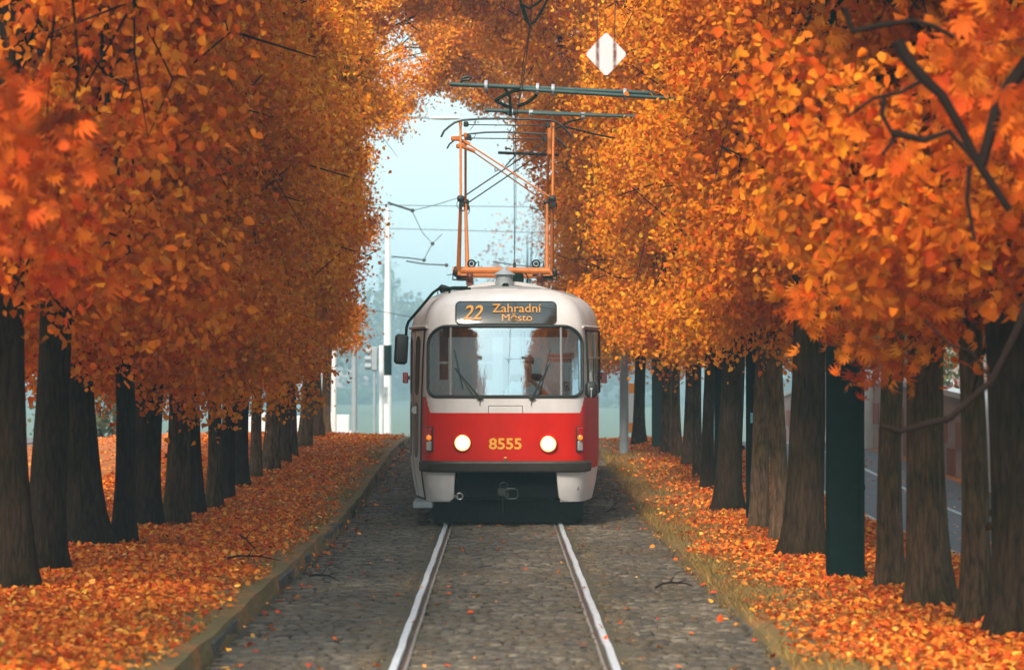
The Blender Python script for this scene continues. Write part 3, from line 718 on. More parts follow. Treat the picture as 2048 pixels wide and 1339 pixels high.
for i in range(len(rows)-1):
    for j in range(nc-1):
        a, b, c, d = rows[i][j], rows[i][j+1], rows[i+1][j+1], rows[i+1][j]
        cx, cy, cz = [(a[k]+b[k]+c[k]+d[k])/4 for k in range(3)]
        if cy < 1.3 and abs(cx) < halfw(cz): continue
        if cz < .72 and cy < .30 and abs(cx) < .70: continue
        if 1.74 < cz < 2.52 and abs(cx) > 1.2 and any(u+.04 < cy < v-.04 for u, v in SIDEWIN): continue
        if 1.76 < cz < 2.50 and cx > 1.0 and .55 < cy < 1.7: continue
        zt = 1.47 if cy < .20 else (1.47+.2*min(1, (cy-.20)/.12) if cy < .32 else 1.672)
        zb = .85 if cy < .5 else .74
        mi = 1 if zb < cz < zt else 0
        if cz > 2.97 and cy > 1.15: mi = 2
        fs.append((i*nc+j, i*nc+j+1, (i+1)*nc+j+1, (i+1)*nc+j)); ms.append(mi)
mb.v = vs; mb.f = fs; mb.m = ms
body = mb.build('body', [M['cream'], M['red'], M['roofgrey']], tram, smooth=True, angle=50)
# windscreen
mb = MB(); Pz = []
for z in np.linspace(WZ0, WZ1, 34):
    hw = halfw(float(z)); Pz.append([tuple(S(hw*u, float(z), -.004)) for u in np.linspace(-1, 1, 60)])
mb.grid(Pz); ws_ = mb.build('windscreen', M['glass'], tram, smooth=True, angle=80)
def rr_path(W, z0, z1, rt, rb, n=8, cx=0.0):
    pts = []
    for (x, z, r, a0) in ((W-rt, z1-rt, rt, 90), (W-rb, z0+rb, rb, 0), (-W+rb, z0+rb, rb, -90), (-W+rt, z1-rt, rt, -180)):
        for k in range(n+1):
            a = R(a0-90*k/n); pts.append((cx+x+r*math.cos(a), z+r*math.sin(a)))
    out = []
    for i in range(len(pts)):
        p, q = pts[i], pts[(i+1) % len(pts)]; l = math.hypot(q[0]-p[0], q[1]-p[1]); k = max(1, int(l/.05))
        for t in range(k): out.append((p[0]+(q[0]-p[0])*t/k, p[1]+(q[1]-p[1])*t/k))
    out.append(out[0]); return out
mb = MB(); mb.tube([S(x, z, .004) for x, z in rr_path(WX+.006, WZ0-.006, WZ1+.006, .245, .115)], .021, 8, cap=False)
mb.build('gasket', M['black'], ws_, smooth=True)
for x in (-.70, .715):
    mb = MB(); mb.tube([S(x, float(z), .004) for z in np.linspace(WZ0, WZ1, 10)], .014, 6); mb.build('divider', M['alu'], ws_, smooth=True)
# sun shade band behind the top of the screen
mb = MB(); mb.grid([[(x, yat(x, 2.5)+.10, z) for x in np.linspace(-.8, .8, 12)] for z in (2.44-.0, 2.62)]); mb.build('sun_blind', M['under'], tram)
# destination display
mb = MB(); Pz = []
for z in np.linspace(2.612, 2.888, 14):
    hw = halfw(float(z), .64, 2.612, 2.888, .05, .05); Pz.append([tuple(S(.01+hw*u, float(z), .006)) for u in np.linspace(-1, 1, 24)])
mb.grid(Pz); disp = mb.build('destination_display', M['display'], tram, smooth=True, angle=80)
mb = MB(); mb.tube([S(x, z, .006) for x, z in rr_path(.645, 2.608, 2.892, .055, .055, cx=.01)], .009, 6, cap=False); mb.build('display_frame', M['black'], disp, smooth=True)
def text(s, x0, x1, z0, z1, m, parent, name, off=.012, bold=0.0, shear=0, ztilt=True, y=None):
    c = bpy.data.curves.new(name, 'FONT'); c.body = s; c.size = 1; c.offset = bold; c.shear = shear; c.extrude = .002
    o = bpy.data.objects.new(name, c); COL.objects.link(o)
    dg = bpy.context.evaluated_depsgraph_get(); me = bpy.data.meshes.new_from_object(o.evaluated_get(dg)); bpy.data.objects.remove(o); bpy.data.curves.remove(c)
    v = np.zeros(len(me.vertices)*3); me.vertices.foreach_get('co', v); v = v.reshape(-1, 3); mn, mxx = v.min(0), v.max(0)
    xx = x0+(v[:, 0]-mn[0])/(mxx[0]-mn[0])*(x1-x0); zc = z0+(v[:, 1]-mn[1])/(mxx[1]-mn[1])*(z1-z0)
    ex = (v[:, 2]-mn[2])/max(1e-9, mxx[2]-mn[2])
    out = []
    for a, b, e in zip(xx, zc, ex):
        q = S(float(a), float(b), off*(.4+.6*float(e))) if y is None else Vector((a, y-.004*e, b)); out.append(tuple(q))
    for i, q in enumerate(out): me.vertices[i].co = q
    me.materials.clear(); me.materials.append(m); me.update(); return mesh_obj(name, me, parent)
def zl(py, y): return L(0, py, y)[2]
text('22', L(926,0,.3)[0], L(966,0,.3)[0], zl(640,.3), zl(612,.3), M['amber'], disp, 'route_number', bold=.01, off=.022, shear=.3)
text('Zahradní', L(985,0,.3)[0], L(1082,0,.3)[0], zl(626,.33), zl(610,.33), M['amber'], disp, 'destination_text', bold=0, off=.022)
text('Město', L(1004,0,.3)[0], L(1064,0,.3)[0], zl(643,.28), zl(628,.28), M['amber'], disp, 'destination_text', bold=0, off=.022)
text('8555', L(978,0)[0], L(1043,0)[0], zl(898,0), zl(875.5,0), M['yellow'], tram, 'fleet_number', bold=.022, off=.006)
# access hatch outline and small emblem
mb = MB()
for a, b in (((977,811),(1045,811)), ((977,811),(977,826)), ((1045,811),(1045,826))):
    p, q = L(*a), L(*b); mb.tube([S(p[0], p[2], .002), S((p[0]+q[0])/2, (p[2]+q[2])/2, .002), S(q[0], q[2], .002)], .0035, 4)
mb.build('hatch', M['bumper'], tram)
mb = MB(); p = L(1011, 921); c_ = S(p[0], p[2], .01); mb.add([c_+Vector((-.035,0,-.012)), c_+Vector((.035,0,-.012)), c_+Vector((0,0,.03)), c_+Vector((0,-.02,.03))], [(0,1,3),(0,3,2),(1,2,3)]); mb.build('bumper_bracket', M['steel'], tram)
mb = MB(); p = L(1011, 916); c_ = S(p[0], p[2], .008); mb.add([c_+Vector((-.022,0,.018)), c_+Vector((.022,0,.018)), c_+Vector((0,0,-.018)), c_+Vector((0,-.006,0.0))], [(0,1,3),(1,2,3),(2,0,3)]); mb.build('marker_triangle', M['yellow'], tram)
# headlights
for px, py in ((925, 885), (1096.5, 887)):
    x, _, z = L(px, py); y = yat(x, z)
    mb = MB(); mb.lathe([(.125, .02), (.122, -.018), (.108, -.034), (.096, -.030), (.090, -.01)], (x, y, z), 'Y', 28); hl = mb.build('headlight', M['red'], tram, smooth=True, angle=50)
    mb = MB(); mb.lathe([(.104, -.0), (.102, -.033), (.088, -.037), (.084, -.018)], (x, y-.003, z), 'Y', 28); mb.build('rim', M['halo'], hl, smooth=True, angle=50)
    mb = MB(); mb.lathe([(.077, -.01), (.077, -.034), (.056, -.046), (.03, -.050), (.0, -.051)], (x, y, z), 'Y', 28); mb.build('lens', M['headlamp'], hl, smooth=True, angle=50)
# side indicator clusters
for px in (861.5, 1157):
    sgn = -1 if px < 1000 else 1
    x = L(px, 870, .15)[0]
    z1, z2, z3 = zl(854, .1), zl(878, .1), zl(902, .1)
    c0 = S(x, (z1+z3)/2, .012); e = S(x+.02*sgn, (z1+z3)/2, .012); ang = math.atan2(e.y-c0.y, (e.x-c0.x)); rot = Matrix.Rotation(ang if sgn > 0 else ang-math.pi, 3, 'Z')
    mb = MB(); mb.box((c0.x, c0.y, (z1+z3)/2), (.105, .035, z1-z3+.02), rot=rot, bev=.012); il = mb.build('signal_lamp', M['bumper'], tram, smooth=True)
    out_ = rot @ Vector((0, -.02, 0))
    mb = MB(); mb.box((c0.x+out_.x, c0.y+out_.y, z2+.095), (.09, .03, .11), rot=rot, bev=.012); mb.build('tail_lens', M['lamp_red'], il, smooth=True)
    mb = MB(); mb.lathe([(.036, .0), (.034, -.03), (.02, -.04), (0, -.042)], (c0.x+out_.x, c0.y+out_.y-.01, z2+.022), 'Y', 14); mb.build('turn_lens', M['lamp_orange'], il, smooth=True)
    mb = MB(); mb.box((c0.x+out_.x, c0.y+out_.y, z3+.07), (.085, .032, .13), rot=rot, bev=.012); mb.build('clear_lens', M['lamp_clear'], il, smooth=True)
# bumper
def offpath(z, off, xm, n=40):
    return [S(xm*u, z, off) for u in np.linspace(-1, 1, n)]
mb = MB(); xm = 1.046
sec = [(.722,.0),(.722,.050),(.745,.066),(.835,.066),(.858,.050),(.858,.0)]
Pz = [[tuple(S(xm*u, z, o)) for (z, o) in sec] for u in np.linspace(-1, 1, 60)]
mb.grid(Pz); mb.add([q for q in Pz[0]], [tuple(range(6))]); mb.add([q for q in Pz[-1]], [tuple(range(6))[::-1]])
mb.build('bumper', M['bumper'], tram, smooth=True, angle=35)
# skirts
def skirt(x0f, x1f, zb, name='skirt_panel'):
    mb = MB(); Pz = []
    for z in np.linspace(.715, zb, 16):
        u = (.715-float(z))/(.715-zb); a, b = x0f(u), x1f(u)
        Pz.append([tuple(S(a+(b-a)*t, max(float(z), .331), .014)-Vector((0, 0, max(float(z), .331)-float(z)))) for t in np.linspace(0, 1, 16)])
    mb.grid(Pz); n0 = len(mb.v)
    back = [[(q[0]*.985, q[1]+.035, q[2]) for q in r_] for r_ in Pz]
    edge = Pz[-1]; mb.grid([edge, back[-1]]); mb.grid([[r_[0] for r_ in Pz], [r_[0] for r_ in back]]); mb.grid([[r_[-1] for r_ in Pz], [r_[-1] for r_ in back]])
    return mb.build(name, M['cream'], tram, smooth=True, angle=50)
rc = lambda u, r=.18, s=1: s*(0 if u < 1-r else .10*(1-math.sqrt(max(0, 1-((u-1+r)/r)**2))))
skirt(lambda u: -1.0+.14*u*u+rc(u), lambda u: -.645-.02*u-rc(u), .335)
skirt(lambda u: .655+.04*u+rc(u), lambda u: 1.035-.02*u-rc(u)*.4, .335)
for px, py in ((895,947),(876,955),(1127,948),(1122,989),(1163,948)):
    mb = MB(); p = L(px, py, .1); c_ = S(p[0], max(p[2], .34), .0); mb.lathe([(.010, .01), (.009, -.006), (.0, -.008)], tuple(c_), 'Y', 8); mb.build('skirt_bolt', M['under'], tram, smooth=True)
mb = MB(); p = L(1155, 971, .15); c_ = S(p[0], p[2], .0)
mb.lathe([(.02, .01), (.018, -.004), (.0, -.005)], tuple(c_), 'Y', 10); mb.v[-30:] = [(q[0], q[1], c_.z+(q[2]-c_.z)*3.2) for q in mb.v[-30:]]
mb.build('skirt_opening', M['under'], tram, smooth=True)
# underframe, lifeguard, coupler, wheels
mb = MB(); mb.box((0, 4.0, .55), (1.9, 7.0, .4), bev=.03); mb.box((0, .75, .62), (1.45, .5, .2), bev=.02); mb.box((0, .62, .44), (1.35, .06, .035)); mb.box((0, 9.5, .55), (2.1, 7.5, .42), bev=.03)
mb.box((-.62, .5, .55), (.03, .25, .32)); mb.box((.68, .5, .55), (.03, .25, .32)); mb.tube([(-.6, .3, .70), (-.55, .28, .6), (-.56, .28, .45)], .012, 6)
mb.build('underframe', M['under'], tram, smooth=True)
mb = MB(); mb.grid([[(x*(1 if z > .1 else .93), .72-.05*(1-abs(x))+(.33-z)*.25, z) for x in np.linspace(-.96, 1.02, 20)] for z in np.linspace(.34, .035, 8)]); mb.box((0, .86, .30), (1.96, .25, .03)); mb.box((.03, .80, .05), (1.75, .03, .03), bev=.01)
mb.build('lifeguard', M['under'], tram, smooth=True)
mb = MB(); mb.box((0, .25, .43), (.13, .30, .10), bev=.02); mb.box((-.045, .09, .455), (.11, .06, .11), bev=.015)
mb.tube([(.0,.07,.40),(.0,.07,.48),(.03,.07,.50),(.13,.07,.50),(.16,.07,.47),(.16,.07,.40),(.13,.07,.37),(.03,.07,.37),(0,.07,.40)], .013, 6)
mb.tube([(-.06,.08,.50),(-.07,.07,.56),(-.02,.07,.585),(.03,.08,.56),(.03,.08,.51)], .008, 6); mb.tube([(-.03,.08,.38),(-.032,.08,.28),(-.028,.08,.20)], .009, 6); mb.box((-.045,.055,.455), (.05,.01,.03))
mb.build('coupler', M['iron'], tram, smooth=True)
mb = MB(); mb.tube([(-.585+.04*math.cos(a), .2, .40+.04*math.sin(a)) for a in np.linspace(0, 6.283, 14)], .012, 6); mb.box((-.63, .25, .40), (.05,.1,.03)); mb.build('towing_eye', M['steel'], tram, smooth=True)
for yy_ in (1.7, 3.6, 8.6, 10.5):
    for s in (-1, 1):
        mb = MB(); mb.lathe([(.30,0),(.345,.005),(.35,.02),(.33,.035),(.325,.10),(.30,.11),(.08,.09),(.0,.09)], (0,0,0), 'X', 24)
        mb.v = [(TX-TCX+s*(.69+v[0]), yy_+v[1], .36+v[2]) for v in mb.v]; mb.build('wheel', M['iron'], tram, smooth=True)
# entrance sill
mb = MB(); a, b = L(820, 1004, 1.2), L(852, 1018, .5); mb.box((-1.06, .95, .285), (.26, 1.2, .085), bev=.01); mb.build('entrance_step', M['galv'], tram, smooth=True)
# doors on the left taper
def sidepatch(sgn, y0, y1, z0, z1, off, r=0.0, n=10, zn=24):
    Pz = []
    for z in np.linspace(z0, z1, zn):
        d = min(z-z0, z1-z); w_ = (y1-y0)/2
        if r > 0 and d < r: hw = w_-r+math.sqrt(max(0, r*r-(r-d)**2))
        else: hw = w_
        Pz.append([(sgn*(xat((y0+y1)/2+hw*u, float(z))+off), (y0+y1)/2+hw*u, float(z)) for u in np.linspace(-1, 1, n)])
    return Pz
mb = MB(); mb.grid(sidepatch(-1, .50, 1.78, .34, 2.55, .006)); door = mb.build('door', M['under'], tram, smooth=True)
for k in range(2):
    y0 = .54+.62*k
    mb = MB(); mb.grid(sidepatch(-1, y0, y0+.58, .37, 2.53, .016)); mb.build('door_leaf', M['doorcream'], door, smooth=True)
    for (za, zb_) in ((.88, 1.60), (1.69, 2.46)):
        mb = MB(); mb.grid(sidepatch(-1, y0+.12, y0+.46, za, zb_, .024, r=.12)); mb.build('door_window', M['greyplastic'], door, smooth=True)
mb = MB(); mb.tube([(-(xat(y, 2.57)+.02), y, 2.575) for y in np.linspace(.42, 1.9, 8)], .024, 6); mb.build('door_gutter', M['cream'], tram, smooth=True)
mb = MB(); mb.tube([(xat(y, 2.57)+.015, y, 2.575) for y in np.linspace(.42, 1.9, 8)], .018, 6); mb.build('rain_gutter', M['cream'], tram, smooth=True)
mb = MB(); mb.lathe([(.05,0),(.048,-.008),(0,-.009)], (-(xat(.88, 1.52)+.03), .83, 1.50), 'Y', 14); mb.build('door_button', M['white'], tram, smooth=True)
# cab side window (right taper)
mb = MB(); mb.grid(sidepatch(1, .52, 1.74, 1.73, 2.53, .006, r=.05)); sw = mb.build('side_window', M['sideglass'], tram, smooth=True)
def frame_side(sgn, y0, y1, z0, z1, parent, m, r=.016):
    mb = MB(); ys_ = list(np.linspace(y0, y1, 6))
    path = [(sgn*(xat(y, z0)+.01), y, z0) for y in ys_]+[(sgn*(xat(y1, z)+.01), y1, z) for z in np.linspace(z0, z1, 5)]+[(sgn*(xat(y, z1)+.01), y, z1) for y in ys_[::-1]]+[(sgn*(xat(y0, z)+.01), y0, z) for z in np.linspace(z1, z0, 5)]
    mb.tube(path, r, 6); return mb.build('window_frame', m, parent, smooth=True)
frame_side(1, .52, 1.74, 1.73, 2.53, sw, M['black'])
mb = MB(); mb.tube([(xat(y, 2.18)+.012, y, 2.18) for y in np.linspace(.53, 1.73, 6)], .012, 6); mb.tube([(xat(1.1, z)+.012, 1.1, z) for z in np.linspace(2.18, 2.52, 4)], .010, 6); mb.build('window_bar', M['alu'], sw, smooth=True)
for s in (-1, 1):
    for (a, b) in SIDEWIN:
        mb = MB(); mb.grid(sidepatch(s, a, b, 1.73, 2.53, .004, r=.06)); q = mb.build('side_window', M['sideglass'], tram, smooth=True); frame_side(s, a+.01, b-.01, 1.74, 2.52, q, M['black'], .013)
# side marker lamps
for px in (811, 1208):
    x, y, z = L(px, 755, 2.0); mb = MB(); mb.box((x, y, z), (.075, .06, .145), bev=.01); sm_ = mb.build('marker_lamp', M['lamp_red'], tram, smooth=True)
    mb = MB(); mb.box((x-math.copysign(.045, x), y, z), (.03, .05, .05)); mb.build('lamp_bracket', M['bumper'], sm_)
# mirrors
c_ = L(802.5, 698, .25); mb = MB(); mb.box(c_, (.175, .07, .39), bev=.045, rot=Matrix.Rotation(R(3), 3, 'Y')); mr_ = mb.build('mirror', M['greyplastic'], tram, smooth=True, angle=60)
mb = MB(); mb.box((c_[0], c_[1]+.04, c_[2]), (.145, .01, .35), bev=.004); mb.build('mirror_glass', M['mirror'], mr_)
pp = [L(812,670,.25), L(813,655,.25), L(817,643,.3), L(842,614,.5), L(866,585,.8), L(876,578,.9), L(900,577,1.0), L(936,577.5,1.1), L(941,584,1.1)]
mb = MB(); mb.tube(pp, .019, 8); mb.tube([L(850,604,.65), L(872,580,.95), L(905,574,1.1), L(935,574,1.2)], .012, 6); mb.tube([L(899,577,1.0), L(899,590,1.0)], .016, 6); mb.tube([L(925,588,1.0), L(955,586,1.15)], .014, 6)
mb.box(L(938,579,1.1), (.05,.05,.06), bev=.008); mb.build('mirror_arm', M['post'], mr_, smooth=True)
c_ = L(1182.5, 779, .30); mb = MB(); mb.box(c_, (.155, .07, .205), bev=.045); m2 = mb.build('mirror', M['black'], tram, smooth=True, angle=60)
mb = MB(); mb.lathe([(.018,0),(.016,-.01),(0,-.012)], (c_[0], c_[1]-.035, c_[2]+.01), 'Y', 10); mb.tube([(c_[0], c_[1]-.045, c_[2]), (c_[0]-.003, c_[1]-.05, c_[2]-.1)], .006, 5); mb.tube([(c_[0], c_[1], c_[2]), (c_[0]-.05, c_[1]+.1, c_[2]-.05)], .012, 6); mb.build('mirror_arm', M['alu'], m2, smooth=True)
# wipers
def scr(px, py, off=.035):
    x, _, z = L(px, py, .1); return S(x, z, off)
for (piv, tip, b0, b1, tail) in (((960,796),(911,737),(909,700),(926,778),(960,810)), ((1064,796),(1098,728),(1100,700),(1082,778),(1062,811))):
    mb = MB(); mb.tube([scr(*piv), scr((piv[0]+tip[0])/2, (piv[1]+tip[1])/2, .06), scr(*tip, .05)], [.012,.009,.007], 6)
    q = (piv[0]-12 if tip[0] < piv[0] else piv[0]+10, piv[1]-2); mb.tube([scr(*q), scr((q[0]+tip[0])/2, (q[1]+tip[1])/2, .05), scr(*tip, .045)], [.006,.006,.005], 6)
    mb.lathe([(.022,.01),(.022,-.04),(.0,-.045)], tuple(scr(*piv, .0)), 'Y', 10); mb.box(scr(*piv, .03), (.09, .03, .022), bev=.008)
    mb.tube([scr(*piv, .02), scr(*tail, .02)], [.005,.004], 5)
    wp_ = mb.build('wiper', M['black'], tram, smooth=True)
    mb = MB(); mb.tube([scr(b0[0]+(b1[0]-b0[0])*u, b0[1]+(b1[1]-b0[1])*u, .022) for u in (0,.33,.66,1)], .009, 5); mb.tube([scr(*tip, .045), scr(b0[0]+(b1[0]-b0[0])*.5, b0[1]+(b1[1]-b0[1])*.5, .03)], .005, 5); mb.build('wiper_blade', M['black'], wp_, smooth=True)
# route card and sign behind the glass
x, _, z = L(1133, 772, .2); yc = yat(x, z)+.03
mb = MB(); mb.box((x, yc, z), (.075, .004, .16), rot=Matrix.Rotation(R(-8), 3, 'Y')); card = mb.build('number_card', M['white'], tram)
text('130', x-.055, x+.055, z-.028, z+.028, M['black'], card, 'card_text', y=yc-.006, bold=.02)
cm = card.children[0].data
for v in cm.vertices:
    a, b = v.co.x-x, v.co.z-z; an = R(-80); v.co.x = x+a*math.cos(an)+b*math.sin(an)*-1; v.co.z = z+a*math.sin(an)+b*math.cos(an)
x, _, z = L(1121, 715, .35)
M['plate'] = mat('pink_plate', (.45,.32,.28), .6)
mb = MB(); mb.box((x, .50, z), (.36, .006, .125)); pl_ = mb.build('notice_plate', M['plate'], tram)
mb = MB(); rr = random.Random(2)
for rw in (-1, 1):
    u = -.155
    while u < .15:
        l = rr.uniform(.012, .026); mb.box((x+u, .494, z+rw*.026), (l, .003, .028)); u += l+.008
mb.build('notice_letters', M['lamp_red'], pl_)
# interior
mb = MB(); mb.box((0, 7.3, .92), (2.2, 13, .04)); mb.build('floor', M['bumper'], tram)
mb = MB(); mb.box((-.45, .62, 1.52), (1.0, .45, .30), bev=.06); mb.box((.40, .58, 1.50), (.85, .40, .26), bev=.06); mb.tube([(.15,.75,1.66),(.2,.74,1.69),(.25,.75,1.67)], .01, 6); mb.lathe([(.04,0),(.035,.03),(0,.04)], (-.2,.55,1.67), 'Z', 12); mb.build('dashboard', M['interior'], tram, smooth=True)
mb = MB()
mb.box((0, 1.95, 1.30), (2.3, .04, .75)); mb.box((0, 1.95, 2.62), (2.2, .04, .16)); mb.box((-1.0, 1.95, 2.1), (.25, .04, .86)); mb.box((-.10, 1.95, 2.1), (.14, .04, .86)); mb.box((.62, 1.95, 2.1), (1.1, .04, .86)); mb.box((-.5, 1.95, 1.78), (.8, .038, .22)); mb.box((-.55, 1.95, 2.2), (.42, .036, .7))
mb.box((-.5, 1.95, 2.12), (.75, .034, .03)); mb.build('cab_partition', M['interior'], tram)
mb = MB()
for xx in (-.72, .72):
    for k in range(6): mb.box((xx, 3.2+1.4*k, 1.25), (.42,.42,.06), bev=.02); mb.box((xx, 3.4+1.4*k, 1.55), (.42,.05,.6), bev=.02)
mb.build('seats', M['galv'], tram, smooth=True)
mb = MB(); mb.box((.29, 1.52, 1.25), (.46,.45,.1), bev=.04); mb.box((.29, 1.72, 1.62), (.44,.09,.7), bev=.04); mb.box((.29, 1.62, 1.07), (.12,.12,.3)); mb.build('driver_seat', M['under'], tram, smooth=True)
for xx in (-.55, .55):
    mb = MB(); mb.tube([(xx, y, 2.48) for y in (2.2, 5, 9, 13)], .016, 6); mb.build('handrail', M['alu'], tram, smooth=True)
M['tube'] = mat('lit_tube', (.9,.95,.95), .4, emis=(.80,.97,1), estr=5)
for (xx, y0, y1) in ((-.45,.95,1.25),(.45,.95,1.25),(-.5,2.6,5.5),(.5,2.6,5.5),(-.5,6.5,10),(.5,6.5,10)):
    mb = MB(); mb.box((xx, (y0+y1)/2, 2.585), (.34 if y0 < 2 else .10, y1-y0, .03), bev=.008); mb.build('ceiling_lamp', M['tube'], tram)
# roof: platform, vent, resistor box, rails
mb = MB(); mb.grid([[(x, y, 3.225-.11*(x/.62)**2) for x in np.linspace(-.62, .62, 14)] for y in (2.6, 2.62, 6.6)]); mb.grid([[(x, 2.6, 3.225-.11*(x/.62)**2+h_) for x in np.linspace(-.62, .62, 14)] for h_ in (0, -.05)]); mb.build('roof_platform', M['cream'], tram, smooth=True)
mb = MB(); mb.grid([[(x, 2.64, 3.175-.11*(x/.62)**2-h_) for x in np.linspace(-.58, .58, 14)] for h_ in (0, .06)]); mb.build('roof_shadow_gap', M['under'], tram)
c_ = L(1009, 575, 2.5); mb = MB(); mb.lathe([(.13,.0),(.125,.07),(.115,.075),(.115,.15),(.15,.165),(.13,.18),(.05,.23),(.03,.26),(0,.262)], (c_[0], 2.6, 3.15), 'Z', 20); mb.build('roof_vent', M['galv'], tram, smooth=True)
c_ = L(1011, 573, 1.8); mb = MB(); mb.box((c_[0], 1.9, 3.14), (.09,.1,.08), bev=.02); mb.build('roof_lamp', M['post'], tram, smooth=True)
mb = MB(); c_ = L(890, 568, 3); mb.box((c_[0], 3.2, 3.12), (.17,.35,.12), bev=.04, rot=Matrix.Rotation(R(20), 3, 'Y')); mb.box((c_[0]+.12, 3.2, 3.06), (.12,.3,.1), bev=.03)
mb.tube([(c_[0]-.10,3.05,2.98),(c_[0]-.10,3.05,3.14),(c_[0]-.05,3.05,3.19),(c_[0]+.0,3.05,3.17)], .008, 6); mb.build('resistor_box', M['iron'], tram, smooth=True)
for s in (-1, 1):
    mb = MB(); mb.tube([(s*.84,3,3.02),(s*.82,3,3.12),(s*.66,3,3.15),(s*.64,3,3.10)], .009, 6); mb.build('roof_handle', M['iron'], tram, smooth=True)
    mb = MB(); mb.grid([[(s*(xat(3, z)+.012), y, z) for z in (2.86, 2.93, 2.99, 3.03)] for y in (2.2, 2.21, 12.5)]); mb.build('roof_edge_panel', M['roofgrey'], tram, smooth=True)
mb = MB(); mb.box((.15, 3.6, 3.28), (.22,.5,.16), bev=.03); mb.tube([(.3,3.4,3.2),(.32,3.38,3.3),(.28,3.4,3.36)], .01, 6); mb.build('pantograph_motor', M['post'], tram, smooth=True)
# pantograph
YP = 4.4
def Q(px, py, dy=0): return Vector(L(px, py, YP+dy))
mb = MB()
mb.tube([Q(905,540,-.45), Q(1113,542,-.45)], .048, 12); mb.tube([Q(912,549,.45), Q(1106,551,.45)], .042, 12)
for px in (917, 1104): mb.tube([Q(px,546,-.5), Q(px,550,.5)], .03, 8)
pan = mb.build('pantograph', M['panto'], tram, smooth=True)
for px in (940, 1080):
    for dy in (-.45, .45):
        c_ = Q(px, 560 if dy < 0 else 566, dy); mb = MB(); mb.lathe([(.05,-.07),(.055,-.04),(.035,-.03),(.065,-.01),(.035,.0),(.065,.02),(.035,.03),(.05,.05),(.04,.10)], tuple(c_), 'Z', 14); mb.build('insulator', M['porcelain'], pan, smooth=True)
for px in (943, 1072):
    c_ = Q(px, 527, -.3); mb = MB()
    mb.tube([c_+Vector((.05*math.cos(a), 0, .05*math.sin(a))) for a in np.linspace(0, 6.283, 16)], .015, 6, cap=False); mb.box(c_, (.05,.05,.05), bev=.01); mb.tube([c_+Vector((-.02,0,-.04)), c_+Vector((-.02,0,-.18))], .03, 8); mb.tube([c_+Vector((.05,0,0)), c_+Vector((.10,0,.03)), c_+Vector((.10,0,-.04))], .01, 5)
    mb.build('spring', M['iron'], pan, smooth=True)
for px in (911, 1108):
    mb = MB(); c_ = Q(px, 543, -.45); s = -1 if px < 1000 else 1
    mb.lathe([(.05,-.03),(.075,-.01),(.075,.02),(.04,.04)], tuple(c_), 'X', 14); mb.tube([c_+Vector((0,0,-.03)), c_+Vector((s*.12,0,-.05))], .006, 5); mb.tube([c_+Vector((s*.03,0,.0)), c_+Vector((s*.04,0,-.11)), c_+Vector((-s*.1,0,-.12))], .012, 5); mb.box(c_+Vector((-s*.11,.1,-.09)), (.2,.12,.07), bev=.02); mb.build('bearing', M['iron'], pan, smooth=True)
KN = 1.05
for (bl, kx, tx_, dy, sg) in (((917,545),(921.5,397),(921,247),-.45,-1), ((935,545),(931,404),(931,270),.45,1), ((1104,545),(1105,397),(1107,247),-.45,-1), ((1094,545),(1094,404),(1098,270),.45,1)):
    b = Q(*bl, dy); k = Q(*kx, sg*KN); t = Q(*tx_, sg*.18)
    mb = MB(); mb.tube([b, (b+k)/2, k], [.034,.028,.022], 10); mb.build('lower_arm', M['panto'], pan, smooth=True)
    mb = MB(); mb.tube([k, t], .019, 10); mb.box(t, (.05,.06,.07), bev=.01); mb.build('upper_arm', M['panto'], pan, smooth=True)
    mb = MB(); mb.lathe([(.03,-.05),(.045,-.03),(.045,.03),(.03,.05)], tuple(k), 'X', 10); mb.box(k+Vector((.02,0,-.08)), (.07,.05,.07), bev=.01)
    mb.tube([k+Vector((.02*math.cos(a)*2+.02, .02, -.10+.075*math.sin(a))) for a in np.linspace(-1.5, 4.5, 14)], .006, 5); mb.tube([k+Vector((.035*math.cos(a)-.02, -.02, -.08+.06*math.sin(a))) for a in np.linspace(-1.5, 4.5, 12)], .005, 5); mb.build('knee_joint', M['iron'], pan, smooth=True)
mb = MB(); mb.box(Q(1099, 278, 0), (.06,.10,.44), bev=.008); mb.build('head_plate', M['panto'], pan)
for (a, b, mm, r) in ((Q(926,281,-.25), Q(1100,394,-KN*.95), 'panto', .012), (Q(936,296,.22), Q(1090,403,KN*.95), 'panto', .011), (Q(1094,281,-.22), Q(933,389,-KN*.95), 'iron', .010), (Q(1092,300,.22), Q(938,404,KN*.95), 'iron', .010)):
    mb = MB(); mb.tube([a, b], r, 6); 
    if mm == 'panto': mb.tube([a+Vector((-.12,0,.04)), a+Vector((.10,0,-.05))], .026, 8); mb.box(a+Vector((-.10,0,.03)), (.14,.05,.07), bev=.015)
    mb.build('cross_brace', M[mm], pan, smooth=True)
